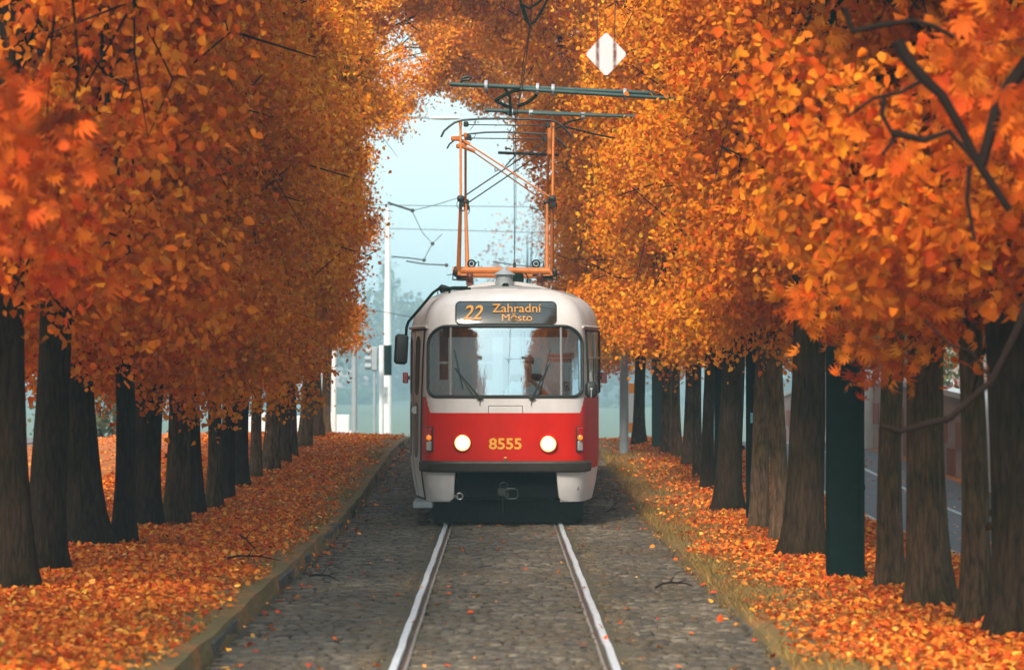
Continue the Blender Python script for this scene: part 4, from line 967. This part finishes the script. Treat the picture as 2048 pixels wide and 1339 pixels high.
for (pts, bar, dy, r) in ((((882,274),(888,262),(898,253),(909,245),(925,240),(960,237.5),(1010,237),(1060,238),(1100,240),(1113,244),(1128,255),(1140,268),(1146,274)), ((936,249),(1092,251)), -.32, .016),
                   (((894,297),(899,288),(910,279),(922,272),(935,268),(970,264.5),(1010,264),(1060,266),(1095,268),(1112,276),(1124,285),(1134,297)), ((942,276),(1086,278)), .55, .013)):
    mb = MB(); mb.tube([Q(a, b, dy) for a, b in pts], r, 7, sy=1.6); hd = mb.build('collector_head', M['iron'], pan, smooth=True)
    mb = MB(); mb.tube([Q(*bar[0], dy), Q(*bar[1], dy)], .008, 6)
    for q in bar: mb.box(Q(q[0]-(4 if q[0] < 1000 else -4), q[1]-1, dy), (.07,.07,.075), bev=.012)
    mb.tube([Q(953,237 if dy<0 else 264,dy), Q(950,247 if dy<0 else 272,dy), Q(940,260 if dy<0 else 282,dy)], .005, 5); mb.tube([Q(1070,238 if dy<0 else 266,dy), Q(1075,246 if dy<0 else 272,dy)], .005, 5)
    mb.build('head_spring_bar', M['iron'], hd, smooth=True)
mb = MB(); mb.tube([Q(1027.5,250,-.3), Q(1028.5,400,-.2), Q(1029,532,-.1)], .0055, 5); mb.box(Q(1029,530,-.1), (.04,.04,.08)); mb.build('pull_cord', M['iron'], pan, smooth=True)

# ------------------------------------------------------------------ driver
def skin_mesh(name, nodes, edges, m, parent, sub=2):
    me = bpy.data.meshes.new(name); me.from_pydata([n[:3] for n in nodes], edges, []); o = bpy.data.objects.new(name, me); COL.objects.link(o)
    md = o.modifiers.new('s', 'SKIN'); md.use_smooth_shade = True
    for i, n in enumerate(nodes): me.skin_vertices[0].data[i].radius = (n[3], n[3] if len(n) < 5 else n[4])
    me.skin_vertices[0].data[0].use_root = True
    s = o.modifiers.new('u', 'SUBSURF'); s.levels = sub; s.render_levels = sub
    dg = bpy.context.evaluated_depsgraph_get(); m2 = bpy.data.meshes.new_from_object(o.evaluated_get(dg)); bpy.data.objects.remove(o); bpy.data.meshes.remove(me)
    m2.materials.clear(); m2.materials.append(m); m2.name = name
    return mesh_obj(name, m2, parent)
drv = empty('person', (TCX+.29, TY+1.45, 1.30)); lab(drv, 'driver in a pale collared shirt sitting behind the tram windscreen, one hand raised', 'person')
N_ = [(0,.05,.02,.15,.12),(0,.06,.22,.14,.11),(0,.05,.42,.15,.11),(0,.04,.54,.09,.08),(0,.02,.62,.055,.055),(0,.0,.70,.075,.085),(0,-.005,.79,.085,.10),(0,.01,.865,.06,.07),
      (-.19,.04,.50,.06),(-.27,-.02,.30,.045),(-.22,-.24,.20,.038),(-.16,-.42,.22,.03),
      (.19,.04,.50,.06),(.31,-.05,.31,.045),(.20,-.20,.45,.036),(.08,-.27,.56,.028),
      (0,-.10,.765,.016),
      (-.11,-.02,-.05,.085),(-.13,-.38,-.02,.07),(-.13,-.42,-.32,.05),(.11,-.02,-.05,.085),(.13,-.38,-.02,.07),(.13,-.42,-.32,.05)]
E_ = [(0,1),(1,2),(2,3),(3,4),(4,5),(5,6),(6,7),(2,8),(8,9),(9,10),(10,11),(2,12),(12,13),(13,14),(14,15),(6,16),(0,17),(17,18),(18,19),(0,20),(20,21),(21,22)]
for (base, d) in ((11, (.3,-1,.1)), (15, (-.9,-.2,.55))):
    bx_, by_, bz_ = N_[base][:3]; D = Vector(d).normalized(); U = Vector((0,0,1)); Sd = D.cross(U).normalized()
    pm = len(N_); c_ = Vector((bx_,by_,bz_))+D*.05; N_.append((*c_, .028, .018)); E_.append((base, pm))
    for k, (o_s, ln) in enumerate(((-.03,.06),(-.01,.075),(.01,.07),(.03,.055))):
        a = c_+Sd*o_s+D*.03; b = a+D*ln*.5-U*.01; e = b+D*ln*.4-U*.03; i0 = len(N_)
        N_ += [(*a,.009),(*b,.008),(*e,.007)]; E_ += [(pm,i0),(i0,i0+1),(i0+1,i0+2)]
    a = c_-Sd*.035-D*.01; b = a-Sd*.025+D*.02; i0 = len(N_); N_ += [(*a,.011),(*b,.009)]; E_ += [(pm,i0),(i0,i0+1)]
bodym = skin_mesh('body', N_, E_, M['skin'], drv)
Ns = [(0,.05,.0,.185,.15),(0,.06,.22,.17,.14),(0,.05,.42,.18,.135),(0,.04,.535,.10,.09),(-.19,.04,.50,.08),(-.27,-.02,.32,.062),(-.245,-.13,.25,.055),(.19,.04,.50,.08),(.31,-.05,.33,.062),(.26,-.12,.38,.052),(0,.03,.575,.075,.075)]
skin_mesh('shirt', Ns, [(0,1),(1,2),(2,3),(2,4),(4,5),(5,6),(2,7),(7,8),(8,9),(3,10)], M['cloth'], drv)
mb = MB(); mb.lathe([(.098,.0),(.104,.03),(.098,.07),(.075,.105),(.04,.125),(0,.13)], (0,.025,.80), 'Z', 18); mb.v = [(v[0]*.92, v[1]*1.1-.002 if v[1] < .0 and v[2] > .83 else max(v[1], -.03)*1.1, v[2]) for v in mb.v]; mb.build('hair', M['hair'], drv, smooth=True)
mb = MB()
for s in (-1, 1): mb.lathe([(.011,0),(.009,-.006),(0,-.008)], (s*.033, -.088, .79), 'Y', 8)
mb.box((0, -.088, .815), (.11,.006,.008)); mb.box((0, -.088, .725), (.045,.008,.008)); mb.build('face_features', M['hair'], drv)

# ------------------------------------------------------------------ overhead line
def post(px, py, wpx, m, label, H=7.2, bx_=.07, dpt=None, group='steel posts of the overhead line'):
    x, Y = base_at(px, py, bx_); s = FPX/Y; wv = wpx/s; o = empty('catenary_post', (x, Y, gz(x, Y)-.05)); lab(o, label, 'post', group)
    mb = MB(); dp = dpt or wv; t = wv*.05
    mb.box((0, -dp/2, H/2), (wv, t, H)); mb.box((0, dp/2, H/2), (wv*1.0, t, H)); mb.box((-.02, 0, H/2), (t, dp-t-.004, H)); mb.box((0, -dp*.5, .012+.05), (wv*1.15, .06, .14), bev=.01)
    mb.box((wv*.42, -dp/2-.018, 2.2), (.035, .03, 4.4), bev=.004)
    for z in (.9, 1.9, 2.9): mb.box((wv*.36, -dp/2-.02, z), (.10, .02, .05), bev=.004)
    mb.build('column', m, o); return o, x, Y
def local(o, p): return Vector(p)-o.location
M['postb'] = mat('bluish_green_paint', (.03,.075,.065), .55, noise=.3, nscale=5)
p1, x1, Y1 = post(1690, 1158, 70, M['post'], 'broad dark green steel post, nearest of the overhead line posts')
p2, x2, Y2 = post(1501, 1043, 16, M['post'], 'narrow dark steel post with small blue plate between pale trunk and stout trunk', dpt=.2)
p3, x3, Y3 = post(1316, 897, 24, M['postb'], 'bluish green steel post near the far end of right row')
mb = MB(); c_ = local(p2, P(1507, 835, Y2-.2)); mb.box(c_, (.08,.01,.13)); M['blueplate'] = mat('blue_plate', (.18,.45,.5), .5); mb.build('number_plate', M['blueplate'], p2)
def cant(o, a, b, r, extra=None, name='cantilever_tube'):
    mb = MB(); mb.tube([local(o, a), local(o, b)], r, 10); 
    if extra: mb.tube([local(o, extra[0]), local(o, extra[1])], r*.9, 10)
    return mb.build(name, M['postb'] if r < .03 else M['post'], o, smooth=True)
# support at post 2 (big double tube)
Yc = Y2; r2 = 6/2/(FPX/Yc)*1.05
t2 = cant(p2, P(900,168,Yc), P(1530,196,Yc), r2*1.4, (P(1040,178,Yc-.05), P(1535,208,Yc-.05)))
def fit(o, segs, r, name='pull_off_arm', m='post'):
    mb = MB()
    for sg in segs: mb.tube([local(o, P(*q)) if len(q) == 3 else local(o, P(q[0], q[1], Yc)) for q in sg], r, 6)
    return mb.build(name, M[m], o, smooth=True)
fit(p2, [[(1008,170),(1012,180),(1020,195),(1021,215),(1021,232)], [(990,201),(1005,192),(1025,182),(1045,178)], [(990,201),(1005,208),(1018,214)], [(1035,212),(1052,206),(1068,195),(1075,186)]], .022)
fit(p2, [[(972,175),(972,183),(978,191),(990,201)]], .014, 'insulator', 'porcelain')
for px, py in ((972,172),(1075,178),(1106,180),(1250,188)):
    mb = MB(); c_ = local(p2, P(px, py, Yc)); mb.lathe([(.075,-.02),(.08,0),(.075,.02)], tuple(c_), 'X', 12); mb.build('clamp', M['galv'], p2, smooth=True)
mb = MB()
for q in ([(922,165),(924,156),(935,153),(943,154),(938,160),(925,160)],): mb.tube([local(p2, P(a, b, Yc)) for a, b in q], .022, 6)
mb.build('tube_bracket', M['iron'], p2, smooth=True)
# second cantilever belongs to a post hidden by the row: placed behind it
Yc = 49.0; xq = 3.3; p4 = empty('catenary_post', (xq, Yc, gz(xq, Yc)-.05)); lab(p4, 'dark post hidden in right row, carrying the middle tube above the pantograph', 'post', 'steel posts of the overhead line')
mb = MB(); mb.box((0,0,3.3), (.16,.16,6.6), bev=.01); mb.build('column', M['post'], p4)
cant(p4, P(970,220,Yc), P(1440,240,Yc), .028, (P(1060,226,Yc-.03), P(1245,232,Yc-.03)))
fit(p4, [[(1000,221),(1020,230),(1036,226)], [(1110,258),(1140,243),(1165,237),(1170,228)], [(1120,250),(1180,266),(1230,276)]], .014)
for px in (1022, 1062, 1166):
    mb = MB(); c_ = local(p4, P(px, 224+(px-1022)*.05, Yc)); mb.lathe([(.05,-.03),(.055,0),(.05,.03)], tuple(c_), 'X', 10); mb.build('clamp', M['galv'], p4, smooth=True)
Yc = Y3
cant(p3, P(996,305,Yc), P(1330,318,Yc), .029)
fit(p3, [[(1026,304),(1030,312),(1020,322),(1008,336)], [(990,336),(990,343),(996,340)], [(1010,298),(1018,296),(1022,300)]], .014)
# fitting at the top of the frame on the nearest post
Yc = Y1-.2
cant(p1, P(1010,-30,Yc), P(1700,-8,Yc), .03)
fit(p1, [[(1040,-20),(1042,8),(1058,16),(1078,4),(1095,-14)], [(1042,8),(1052,40),(1060,50),(1070,42),(1090,10),(1098,-12)], [(1045,12),(1056,42)]], .014)
fit(p1, [[(1058,46),(1062,58)]], .018, 'clamp', 'iron')
# contact wire
mb = MB(); wp = [P(1075,-160,24), P(1060,58,Y1-.2), P(1045,172,42.0-.6), P(1031,236,45.6), P(1031.5,300,53), P(1032,420,72), P(1028,560,120), P(1020,640,190)]
mb.tube(wp, .0075, 5); lab(mb.build('contact_wire', M['wire'], smooth=True), 'thin dark wire running above the track to the pantograph', 'wire', 'overhead wires')
mb = MB(); mb.tube([P(1060,52,Y1-.2), P(1047,120,36), P(1036,215,44)], .005, 4); lab(mb.build('catenary_wire', M['wire'], smooth=True), 'finer wire hanging from the fitting at the top edge', 'wire', 'overhead wires')
# diamond sign
def rust_mat():
    m = bpy.data.materials.new('white_sign_rust'); m.use_nodes = True; n = m.node_tree; K = n.links; p = n.nodes['Principled BSDF']; p.inputs['Roughness'].default_value = .5
    tc = n.nodes.new('ShaderNodeTexCoord'); sp = n.nodes.new('ShaderNodeSeparateXYZ'); K.new(tc.outputs['Object'], sp.inputs[0])
    nz = n.nodes.new('ShaderNodeTexNoise'); nz.inputs['Scale'].default_value = 14; K.new(tc.outputs['Object'], nz.inputs['Vector'])
    ab = n.nodes.new('ShaderNodeMath'); ab.operation = 'ABSOLUTE'; K.new(sp.outputs[0], ab.inputs[0])
    sb = n.nodes.new('ShaderNodeMath'); sb.operation = 'SUBTRACT'; K.new(ab.outputs[0], sb.inputs[0]); sb.inputs[1].default_value = .085
    a2 = n.nodes.new('ShaderNodeMath'); a2.operation = 'ABSOLUTE'; K.new(sb.outputs[0], a2.inputs[0])
    mr = n.nodes.new('ShaderNodeMapRange'); mr.inputs[1].default_value = .006; mr.inputs[2].default_value = .026; mr.inputs[3].default_value = 1; mr.inputs[4].default_value = 0; K.new(a2.outputs[0], mr.inputs[0])
    mm = n.nodes.new('ShaderNodeMath'); mm.operation = 'MULTIPLY'; K.new(mr.outputs[0], mm.inputs[0]); K.new(nz.outputs[0], mm.inputs[1]); m3 = n.nodes.new('ShaderNodeMath'); m3.operation = 'MULTIPLY'; m3.inputs[1].default_value = 1.9; m3.use_clamp = True; K.new(mm.outputs[0], m3.inputs[0])
    mx = n.nodes.new('ShaderNodeMixRGB'); mx.inputs[1].default_value = (.72,.68,.70,1); mx.inputs[2].default_value = (.16,.05,.02,1); K.new(m3.outputs[0], mx.inputs[0]); K.new(mx.outputs[0], p.inputs['Base Color']); return m
Yd = 32.0; sg = empty('diamond_sign', P(1212.5, 108, Yd)); lab(sg, 'white diamond shaped sign with two rust streaks hanging above the right side', 'sign')
s_ = FPX/Yd; hw, hh = 42/s_, 45/s_
out = []
for k, (a, b) in enumerate(((0,hh),(hw,0),(0,-hh),(-hw,0))):
    c, d = ((0,hh),(hw,0),(0,-hh),(-hw,0))[(k+1) % 4]; out += [(a+(c-a)*.07, b+(d-b)*.07), (a+(c-a)*.93, b+(d-b)*.93)]
out = out[-1:]+out[:-1]
mb = MB(); n_ = len(out); mb.add([(a, -.004, b) for a, b in out]+[(a, .004, b) for a, b in out], [tuple(range(n_)), tuple(range(n_, 2*n_))[::-1]]+[(i, (i+1) % n_, n_+(i+1) % n_, n_+i) for i in range(n_)]); mb.build('board', rust_mat(), sg)
for s in (-1, 1):
    mb = MB(); mb.tube([(s*.085, .01, .12), (s*.085+.0, .012, .25), (s*.10, .012, .9), (s*.11-.02, .01, 1.6)], .005, 5); mb.build('hanger', M['iron'], sg, smooth=True)

# ------------------------------------------------------------------ what stands beyond
def G(Y): return g1(Y)
Yp = 108
def thing(name, px, Y, label, cat, group=None, z=None):
    o = empty(name, ((px-VX)/FPX*Y, Y, G(Y) if z is None else z)); return lab(o, label, cat, group)
po = thing('street_pole', 775, Yp, 'tall white pole with a dark band standing in the haze left of the tram', 'pole')
top = P(775, 415, Yp).z-po.location.z; zb1, zb2 = P(0, 750, Yp).z-po.location.z, P(0, 690, Yp).z-po.location.z
mb = MB(); mb.lathe([(.14,0),(.135,zb1-.0),(.13,zb2),(.10,zb2+2.2),(.095,zb2+2.25),(.075,top),(0,top)], (0,0,0), 'Z', 12); mb.build('shaft', M['white'], po, smooth=True, angle=30)
mb = MB(); mb.lathe([(.139,zb1),(.14,zb1+.01),(.14,zb2-.01),(.139,zb2)], (0,0,0), 'Z', 12); mb.build('band', M['post'], po, smooth=True)
mb = MB(); a_ = Vector(P(775,405,Yp))-po.location; b_ = Vector(P(825,421,Yp))-po.location; mb.tube([a_, b_], .035, 6); mb.lathe([(.05,-.06),(.07,0),(.05,.06)], tuple(b_), 'Z', 8); mb.build('bracket_arm', M['iron'], po, smooth=True)
po2 = thing('sign_pole', 763, 104, 'short pale pole with a white plate just left of the tall banded pole', 'pole')
h2 = P(763, 690, 104).z-po2.location.z; mb = MB(); mb.lathe([(.08,0),(.08,h2),(0,h2)], n=10); mb.build('shaft', M['white'], po2, smooth=True, angle=30)
mb = MB(); c_ = Vector(P(792,790,104))-po2.location; mb.box((.15, 0, c_.z), (.12,.02,.55), bev=.01); mb.box((.10,0,c_.z),(.1,.02,.03)); mb.build('plate', M['white'], po2)
tl = thing('traffic_light', 749, 103, 'dark traffic light seen from behind left of the pale poles, in haze', 'traffic light')
c_ = Vector(P(749,717,103))-tl.location
mb = MB(); mb.box((0,0,c_.z), (.22,.2,.75), bev=.03); mb.build('housing', M['galv'], tl, smooth=True)  # grey of housing and visors has the haze mixed into the colour
for k in range(3): mb = MB(); mb.tube([(-.05,.1,c_.z+.24-.24*k), (-.28,.2,c_.z+.24-.24*k)], .10, 10); mb.build('visor', M['galv'], tl, smooth=True)
mb = MB(); mb.tube([(0,0,0),(0,0,c_.z-.3)], .05, 8); mb.build('shaft', M['galv'], tl, smooth=True)
wp2 = thing('thin_pole', 668, 92, 'thin whitish pole beside the last trunk of the left row', 'pole')
h2 = P(668,655,92).z-wp2.location.z; mb = MB(); mb.lathe([(.075,0),(.07,h2),(0,h2)], n=10); mb.build('shaft', M['white'], wp2, smooth=True, angle=30); mb = MB(); mb.tube([(0,0,h2-.1),(.35,0,h2+.05),(.5,0,h2)], .03, 6); mb.build('arm', M['white'], wp2, smooth=True)
fw = thing('garden_wall', 676, 98, 'pale fence wall with rounded top beside the thin pole, left background', 'wall')
h2 = P(0,812,98).z-fw.location.z; mb = MB()
for k in range(9):
    xk = .15-.42*k; mb.box((xk,0,h2*.5-.2), (.40,.15,h2-.1+.12*math.sin(k*1.3)), bev=.03)
mb.box((-1.5,0,h2*.3),(4.2,.10,h2*.5)); mb.build('panel', M['white'], fw, smooth=True)
rp = thing('street_lamp', 1248, 61, 'slim grey metal pole standing right behind the tram', 'street lamp')
s_ = FPX/61; zc = P(0,745,61).z-rp.location.z; tp = P(0,240,61).z-rp.location.z
mb = MB(); mb.lathe([(.085,0),(.083,zc),(.07,zc+.02),(.062,zc+1.6),(.05,tp),(0,tp)], n=12); mb.build('shaft', M['galv'], rp, smooth=True, angle=30)
mb = MB(); mb.tube([(0,0,tp-.05),(-.3,0,tp+.25),(-.9,0,tp+.3)], .03, 6); mb.build('arm', M['galv'], rp, smooth=True)
lp_ = thing('street_lamp', 770, 96, 'pale lamp head on a long arm reaching out of the left crowns', 'street lamp')
a_, b_ = Vector(P(790,232,96))-lp_.location, Vector(P(912,236,96))-lp_.location
mb = MB(); mb.lathe([(.09,0),(.05,a_.z-.3),(0,a_.z-.3)], (a_.x-1.2,0,0), n=10); mb.tube([(a_.x-1.2,0,a_.z-.5),(a_.x-.8,0,a_.z-.1),(a_.x,0,a_.z),(b_.x-.6,0,b_.z)], .035, 6); mb.build('shaft', M['galv'], lp_, smooth=True)
mb = MB(); mb.lathe([(.03,-.5),(.10,-.4),(.13,0),(.10,.35),(.02,.45)], (0,0,0), 'X', 12); mb.v = [(v[0]+b_.x-.3, v[1], v[2]*.45+b_.z) for v in mb.v]; mb.build('lamp_head', M['white'], lp_, smooth=True)
sb_ = thing('sign_board', 1264, 74, 'orange and white board half hidden by leaves right of the grey pole', 'sign')
c0, c1 = P(0,865,74).z-sb_.location.z, P(0,765,74).z-sb_.location.z
mb = MB(); mb.box((0,0,(c0+c1)/2), (.16,.03,(c1-c0)), bev=.01); mb.build('board', M['white'], sb_, smooth=True)
M['orange'] = mat('orange_paint_sign', (.85,.25,.01), .5)
for zz in (c0+.12, c1-.12): mb = MB(); mb.box((0,-.018,zz), (.155,.012,.22)); mb.build('stripe', M['orange'], sb_)
mb = MB(); mb.tube([(0,.03,0),(0,.03,c0+.1)], .025, 6); mb.build('stand', M['galv'], sb_)
# wall with square panels along the side street
M['pinkwall'] = mat('pink_render', (.52,.36,.30), .8, noise=.2, nscale=2); M['terra'] = mat('terracotta_panel', (.42,.14,.07), .8, noise=.25, nscale=5)
wl = empty('boundary_wall', (7.55, 20, 0)); lab(wl, 'pinkish wall with terracotta squares along the side street behind the right trunks', 'wall')
mb = MB(); mb.grid([[(0, y-20, g1(y)-.3), (0, y-20, g1(y)+1.35), (.25, y-20, g1(y)+1.35), (.25, y-20, g1(y)-.3)] for y in np.arange(30, 96, 2.0)]); mb.build('wall', M['pinkwall'], wl)
mb = MB(); mb.grid([[(-.04, y-20, g1(y)+1.33), (-.04, y-20, g1(y)+1.42), (.29, y-20, g1(y)+1.42), (.29, y-20, g1(y)+1.33), (-.04, y-20, g1(y)+1.33)] for y in np.arange(30, 96, 2.0)]); mb.build('coping', M['white'], wl)
mb = MB(); y = 30.4
k = 0
while y < 94:
    for q, z in enumerate((.25, .72)):
        if (k+q) % 2 == 0: mb.box((-.012, y-20, g1(y)+z), (.02, .95, .42), bev=.004)
    y += 1.0; k += 1
mb.build('square_panels', M['terra'], wl)
for k in range(8):
    y = 34+8*k; mb = MB(); mb.box((-.02, y-20, g1(y)+.75), (.34,.35,1.7), bev=.02); mb.build('pillar', M['white'], wl)
# house and far blocks
def house(x, Y, wd, dp, h, m, rm, label, name='house', roof=2.0, z=None, rz=0, nx_=4, nz_=2):
    z = G(Y) if z is None else z
    o = empty(name, (x, Y, z), rz); lab(o, label, 'house')
    mb = MB(); mb.box((0, dp/2, h/2), (wd, dp, h)); mb.build('wall', m, o)
    e = .4; mb = MB(); mb.add([(-wd/2-e,-e,h+.003),(wd/2+e,-e,h+.003),(wd/2+e,dp+e,h+.003),(-wd/2-e,dp+e,h+.003),(-wd/2+wd*.2,dp/2,h+roof),(wd/2-wd*.2,dp/2,h+roof)], [(0,1,5,4),(1,2,5),(2,3,4,5),(3,0,4),(0,3,2,1)]); rf = mb.build('roof', rm, o)
    mb = MB(); mb.box((wd*.2, dp*.5, h+roof), (.6,.6,1.2)); mb.build('chimney', M['terra'], rf)
    for i in range(nx_):
        for j in range(nz_):
            xx = -wd/2+wd*(i+.5)/nx_; zz = h*(j+.5)/nz_+.1
            mb = MB(); mb.box((xx,-.02,zz), (1.2,.06,1.5)); wi = mb.build('window', M['white'], o); mb = MB(); mb.box((xx,-.055,zz), (1.0,.02,1.3)); mb.build('pane', M['display'], wi)
    return o
house((725-VX)/FPX*960, 960, 38, 14, 8, M['pinkwall'], M['terra'], 'hazy pinkish house far beyond the left poles', roof=2.5, z=-2)
house(15, 62, 14, 9, 6.5, M['white'], M['terra'], 'pale house behind the wall right of the side street', rz=R(-88))
house(13.5, 100, 16, 9, 7, M['pinkwall'], M['terra'], 'pink house farther along the side street', rz=R(-88))
house(-19, 78, 16, 9, 6.5, M['white'], M['roofgrey'], 'pale house behind the left row of trees', rz=R(88))
house(-18, 52, 14, 9, 6.2, M['pinkwall'], M['terra'], 'pinkish house glimpsed between the nearer left trunks', rz=R(88))
# bushes and far trees
def veg(name, x, Y, rx, ry, h, n, size, col, label, cat, seed, z=None, trunk=False, zlo=0.0, group=None, jit=.3):
    rng = np.random.default_rng(seed); z = G(Y) if z is None else z
    o = empty(name, (x, Y, z)); lab(o, label, cat, group)
    nc = max(12, n//45); th = rng.uniform(0, 6.28, nc); u = rng.uniform(-1, 1, nc); r_ = rng.uniform(.35, 1, nc)**.5
    c = np.stack([rx*r_*np.sqrt(1-u*u)*np.cos(th), ry*r_*np.sqrt(1-u*u)*np.sin(th), zlo+(h-zlo)*(.5+.5*u*r_)], 1)
    idx = rng.integers(0, nc, n); pos = c[idx]+rng.normal(size=(n, 3))*np.array((rx*.16, ry*.16, (h-zlo)*.07)); pos[:, 2] = np.maximum(pos[:, 2], .05)
    cols = np.array(col)[None, :]*np.exp(rng.normal(0, jit, (nc, 1)))[idx]*np.exp(rng.normal(0, .15, (n, 1)))
    V, F, C = leaves(pos, size*rng.uniform(.6, 1.3, n), rng, T_LIME, F_LIME, cols=cols)
    cr = mesh_obj('crown' if trunk else 'foliage', np_mesh('foliage', V, F, M['leaf'], C), o); cr.color = (1,1,1,1)
    mb = MB(); rr = random.Random(seed)
    mb.tube([(0,0,-.3),(rr.gauss(0,.1),0,h*.4),(0,0,h*.85)], [max(.04,h*.022),max(.03,h*.016),.02], 7)
    for k in range(14 if trunk else 6):
        t = c[rr.randrange(nc)]; b = h*rr.uniform(.15,.6); mb.tube([(0,0,b),(t[0]*.5,t[1]*.5,(b+t[2])/2+.1),tuple(t)], [max(.015,h*.008),max(.01,h*.005),.008], 4, cap=False)
    mb.build('trunk' if trunk else 'stems', M['twig'], o, smooth=True); return o
GREEN = (.10,.15,.07)
veg('bush', (705-VX)/FPX*780, 780, 8.5, 6, P(0,775,780).z-G(780), 2600, .65, GREEN, 'hazy grey green bush right of the pale fence wall', 'bush', 101)
veg('bush', (745-VX)/FPX*820, 820, 9.5, 6, P(0,785,820).z-G(820), 2600, .7, GREEN, 'hazy bush behind the banded pole', 'bush', 102)
veg('bush', (808-VX)/FPX*860, 860, 8, 6, P(0,765,860).z-G(860), 2600, .7, GREEN, 'hazy bush between the banded pole and the tram', 'bush', 103)
veg('bush', (1222-VX)/FPX*720, 720, 9.5, 6, P(0,805,720).z-G(720), 2600, .65, GREEN, 'hazy bluish bush between the tram and the grey pole', 'bush', 104)
veg('poplar_tree', (785-VX)/FPX*1150, 1150, 5.4, 5.4, P(0,505,1150).z+5.5, 1800, .9, GREEN, 'tall narrow poplar fading into haze behind the banded pole', 'tree', 105, z=-5.5, trunk=True, zlo=3)
veg('bare_tree', (1055-VX)/FPX*330, 330, 4.4, 4.0, P(0,395,330).z+5.5, 1500, .30, (.35,.12,.05), 'thin hazy reddish tree seen through the pantograph', 'tree', 106, z=-5.5, trunk=True, zlo=6)
veg('bare_tree', (960-VX)/FPX*400, 400, 5, 4, P(0,520,400).z+5.5, 1300, .34, (.25,.12,.06), 'faint thin tree just above the tram roof, left', 'tree', 107, z=-5.5, trunk=True, zlo=6)
for k, (x, Y, rx, h) in enumerate(((-14,180,5,11),(-8,260,6,13),(9,240,6,13),(18,200,6,12),(-24,240,8,15),(32,260,9,15),(-40,220,8,13),(45,210,8,13))):
    veg('distant_tree', x*3.3, Y*3.3, rx*3.3, rx*2.6, h*2.2, 2600, 1.6, (.12,.12,.06), ('left' if x < 0 else 'right')+' distant hazy tree, %s from the track gap' % ('first','second','first','second','third','third','outermost','outermost')[k], 'tree', 120+k, z=-5.5, trunk=True, zlo=2, group='distant hazy trees')
for k, (x, Y, h) in enumerate(((-11.5,40,3.2),(-11.8,60,3.6),(-11,90,3.0),(9.6,36,2.8),(9.4,78,3.2))):
    veg('bush', x, Y, 1.6, 3.2, h, 4200, .13, (.30,.15,.04) if k % 2 else (.13,.13,.05), ('shrub','broad shrub','low shrub','shrub','broad shrub')[k]+' in front of the houses %s, %s' % ('left of the alley' if x < 0 else 'right of the side street', ('nearest','middle','farthest','nearest','farther')[k]), 'bush', 140+k)
# thin overhead wires in the haze
WR = [([(825,421),(870,410),(918,395)],100,'span wire from the pole bracket toward the pantograph'), ([(825,424),(845,465),(865,487),(884,468)],100,'slack wire with insulator hanging from the pole bracket'),
      ([(865,487),(855,505),(848,520)],100,'short wire below the slack wire'), ([(785,513),(820,516),(848,520)],105,'upper of two dark rods left of the pantograph'), ([(812,522),(850,528),(893,530)],100,'lower of two dark rods left of the pantograph'),
      ([(700,408),(830,411),(1105,414)],115,'faint span wire crossing behind the pantograph'), ([(700,455),(900,460),(1110,466)],120,'lower faint span wire crossing behind the pantograph'), ([(690,618),(760,622),(822,634)],104,'wire running from the pole to the tram roof height'), ([(1060,414),(1075,419),(1085,422)],90,'short rod behind the right pantograph knee'), ([(985,523),(1030,530),(1090,535)],110,'faint rod just above the tram roof')]
for k, (q, Y, lb) in enumerate(WR):
    mb = MB(); pts = [P(a, b, Y) for a, b in q]; mb.tube(pts, .012 if k not in (3,4,8,9) else .022, 5)
    if k in (1, 3, 4): mb.lathe([(.02,-.06),(.06,-.02),(.06,.02),(.02,.06)], tuple(pts[-2] if k == 1 else pts[-1]), 'X', 8)
    lab(mb.build('span_wire', M['wire'], smooth=True), lb, 'wire', 'overhead wires')

# ------------------------------------------------------------------ haze
hz = bpy.data.materials.new('haze'); hz.use_nodes = True; n = hz.node_tree; n.nodes.clear()
oo = n.nodes.new('ShaderNodeOutputMaterial'); pv = n.nodes.new('ShaderNodeVolumePrincipled'); pv.inputs['Color'].default_value = (.62,.86,.92,1); pv.inputs['Density'].default_value = .0011; pv.inputs['Anisotropy'].default_value = .2
n.links.new(pv.outputs[0], oo.inputs['Volume'])
mb = MB(); mb.box((0, 700, 7), (1600, 1530, 33)); lab(mb.build('haze', hz), kind='stuff')
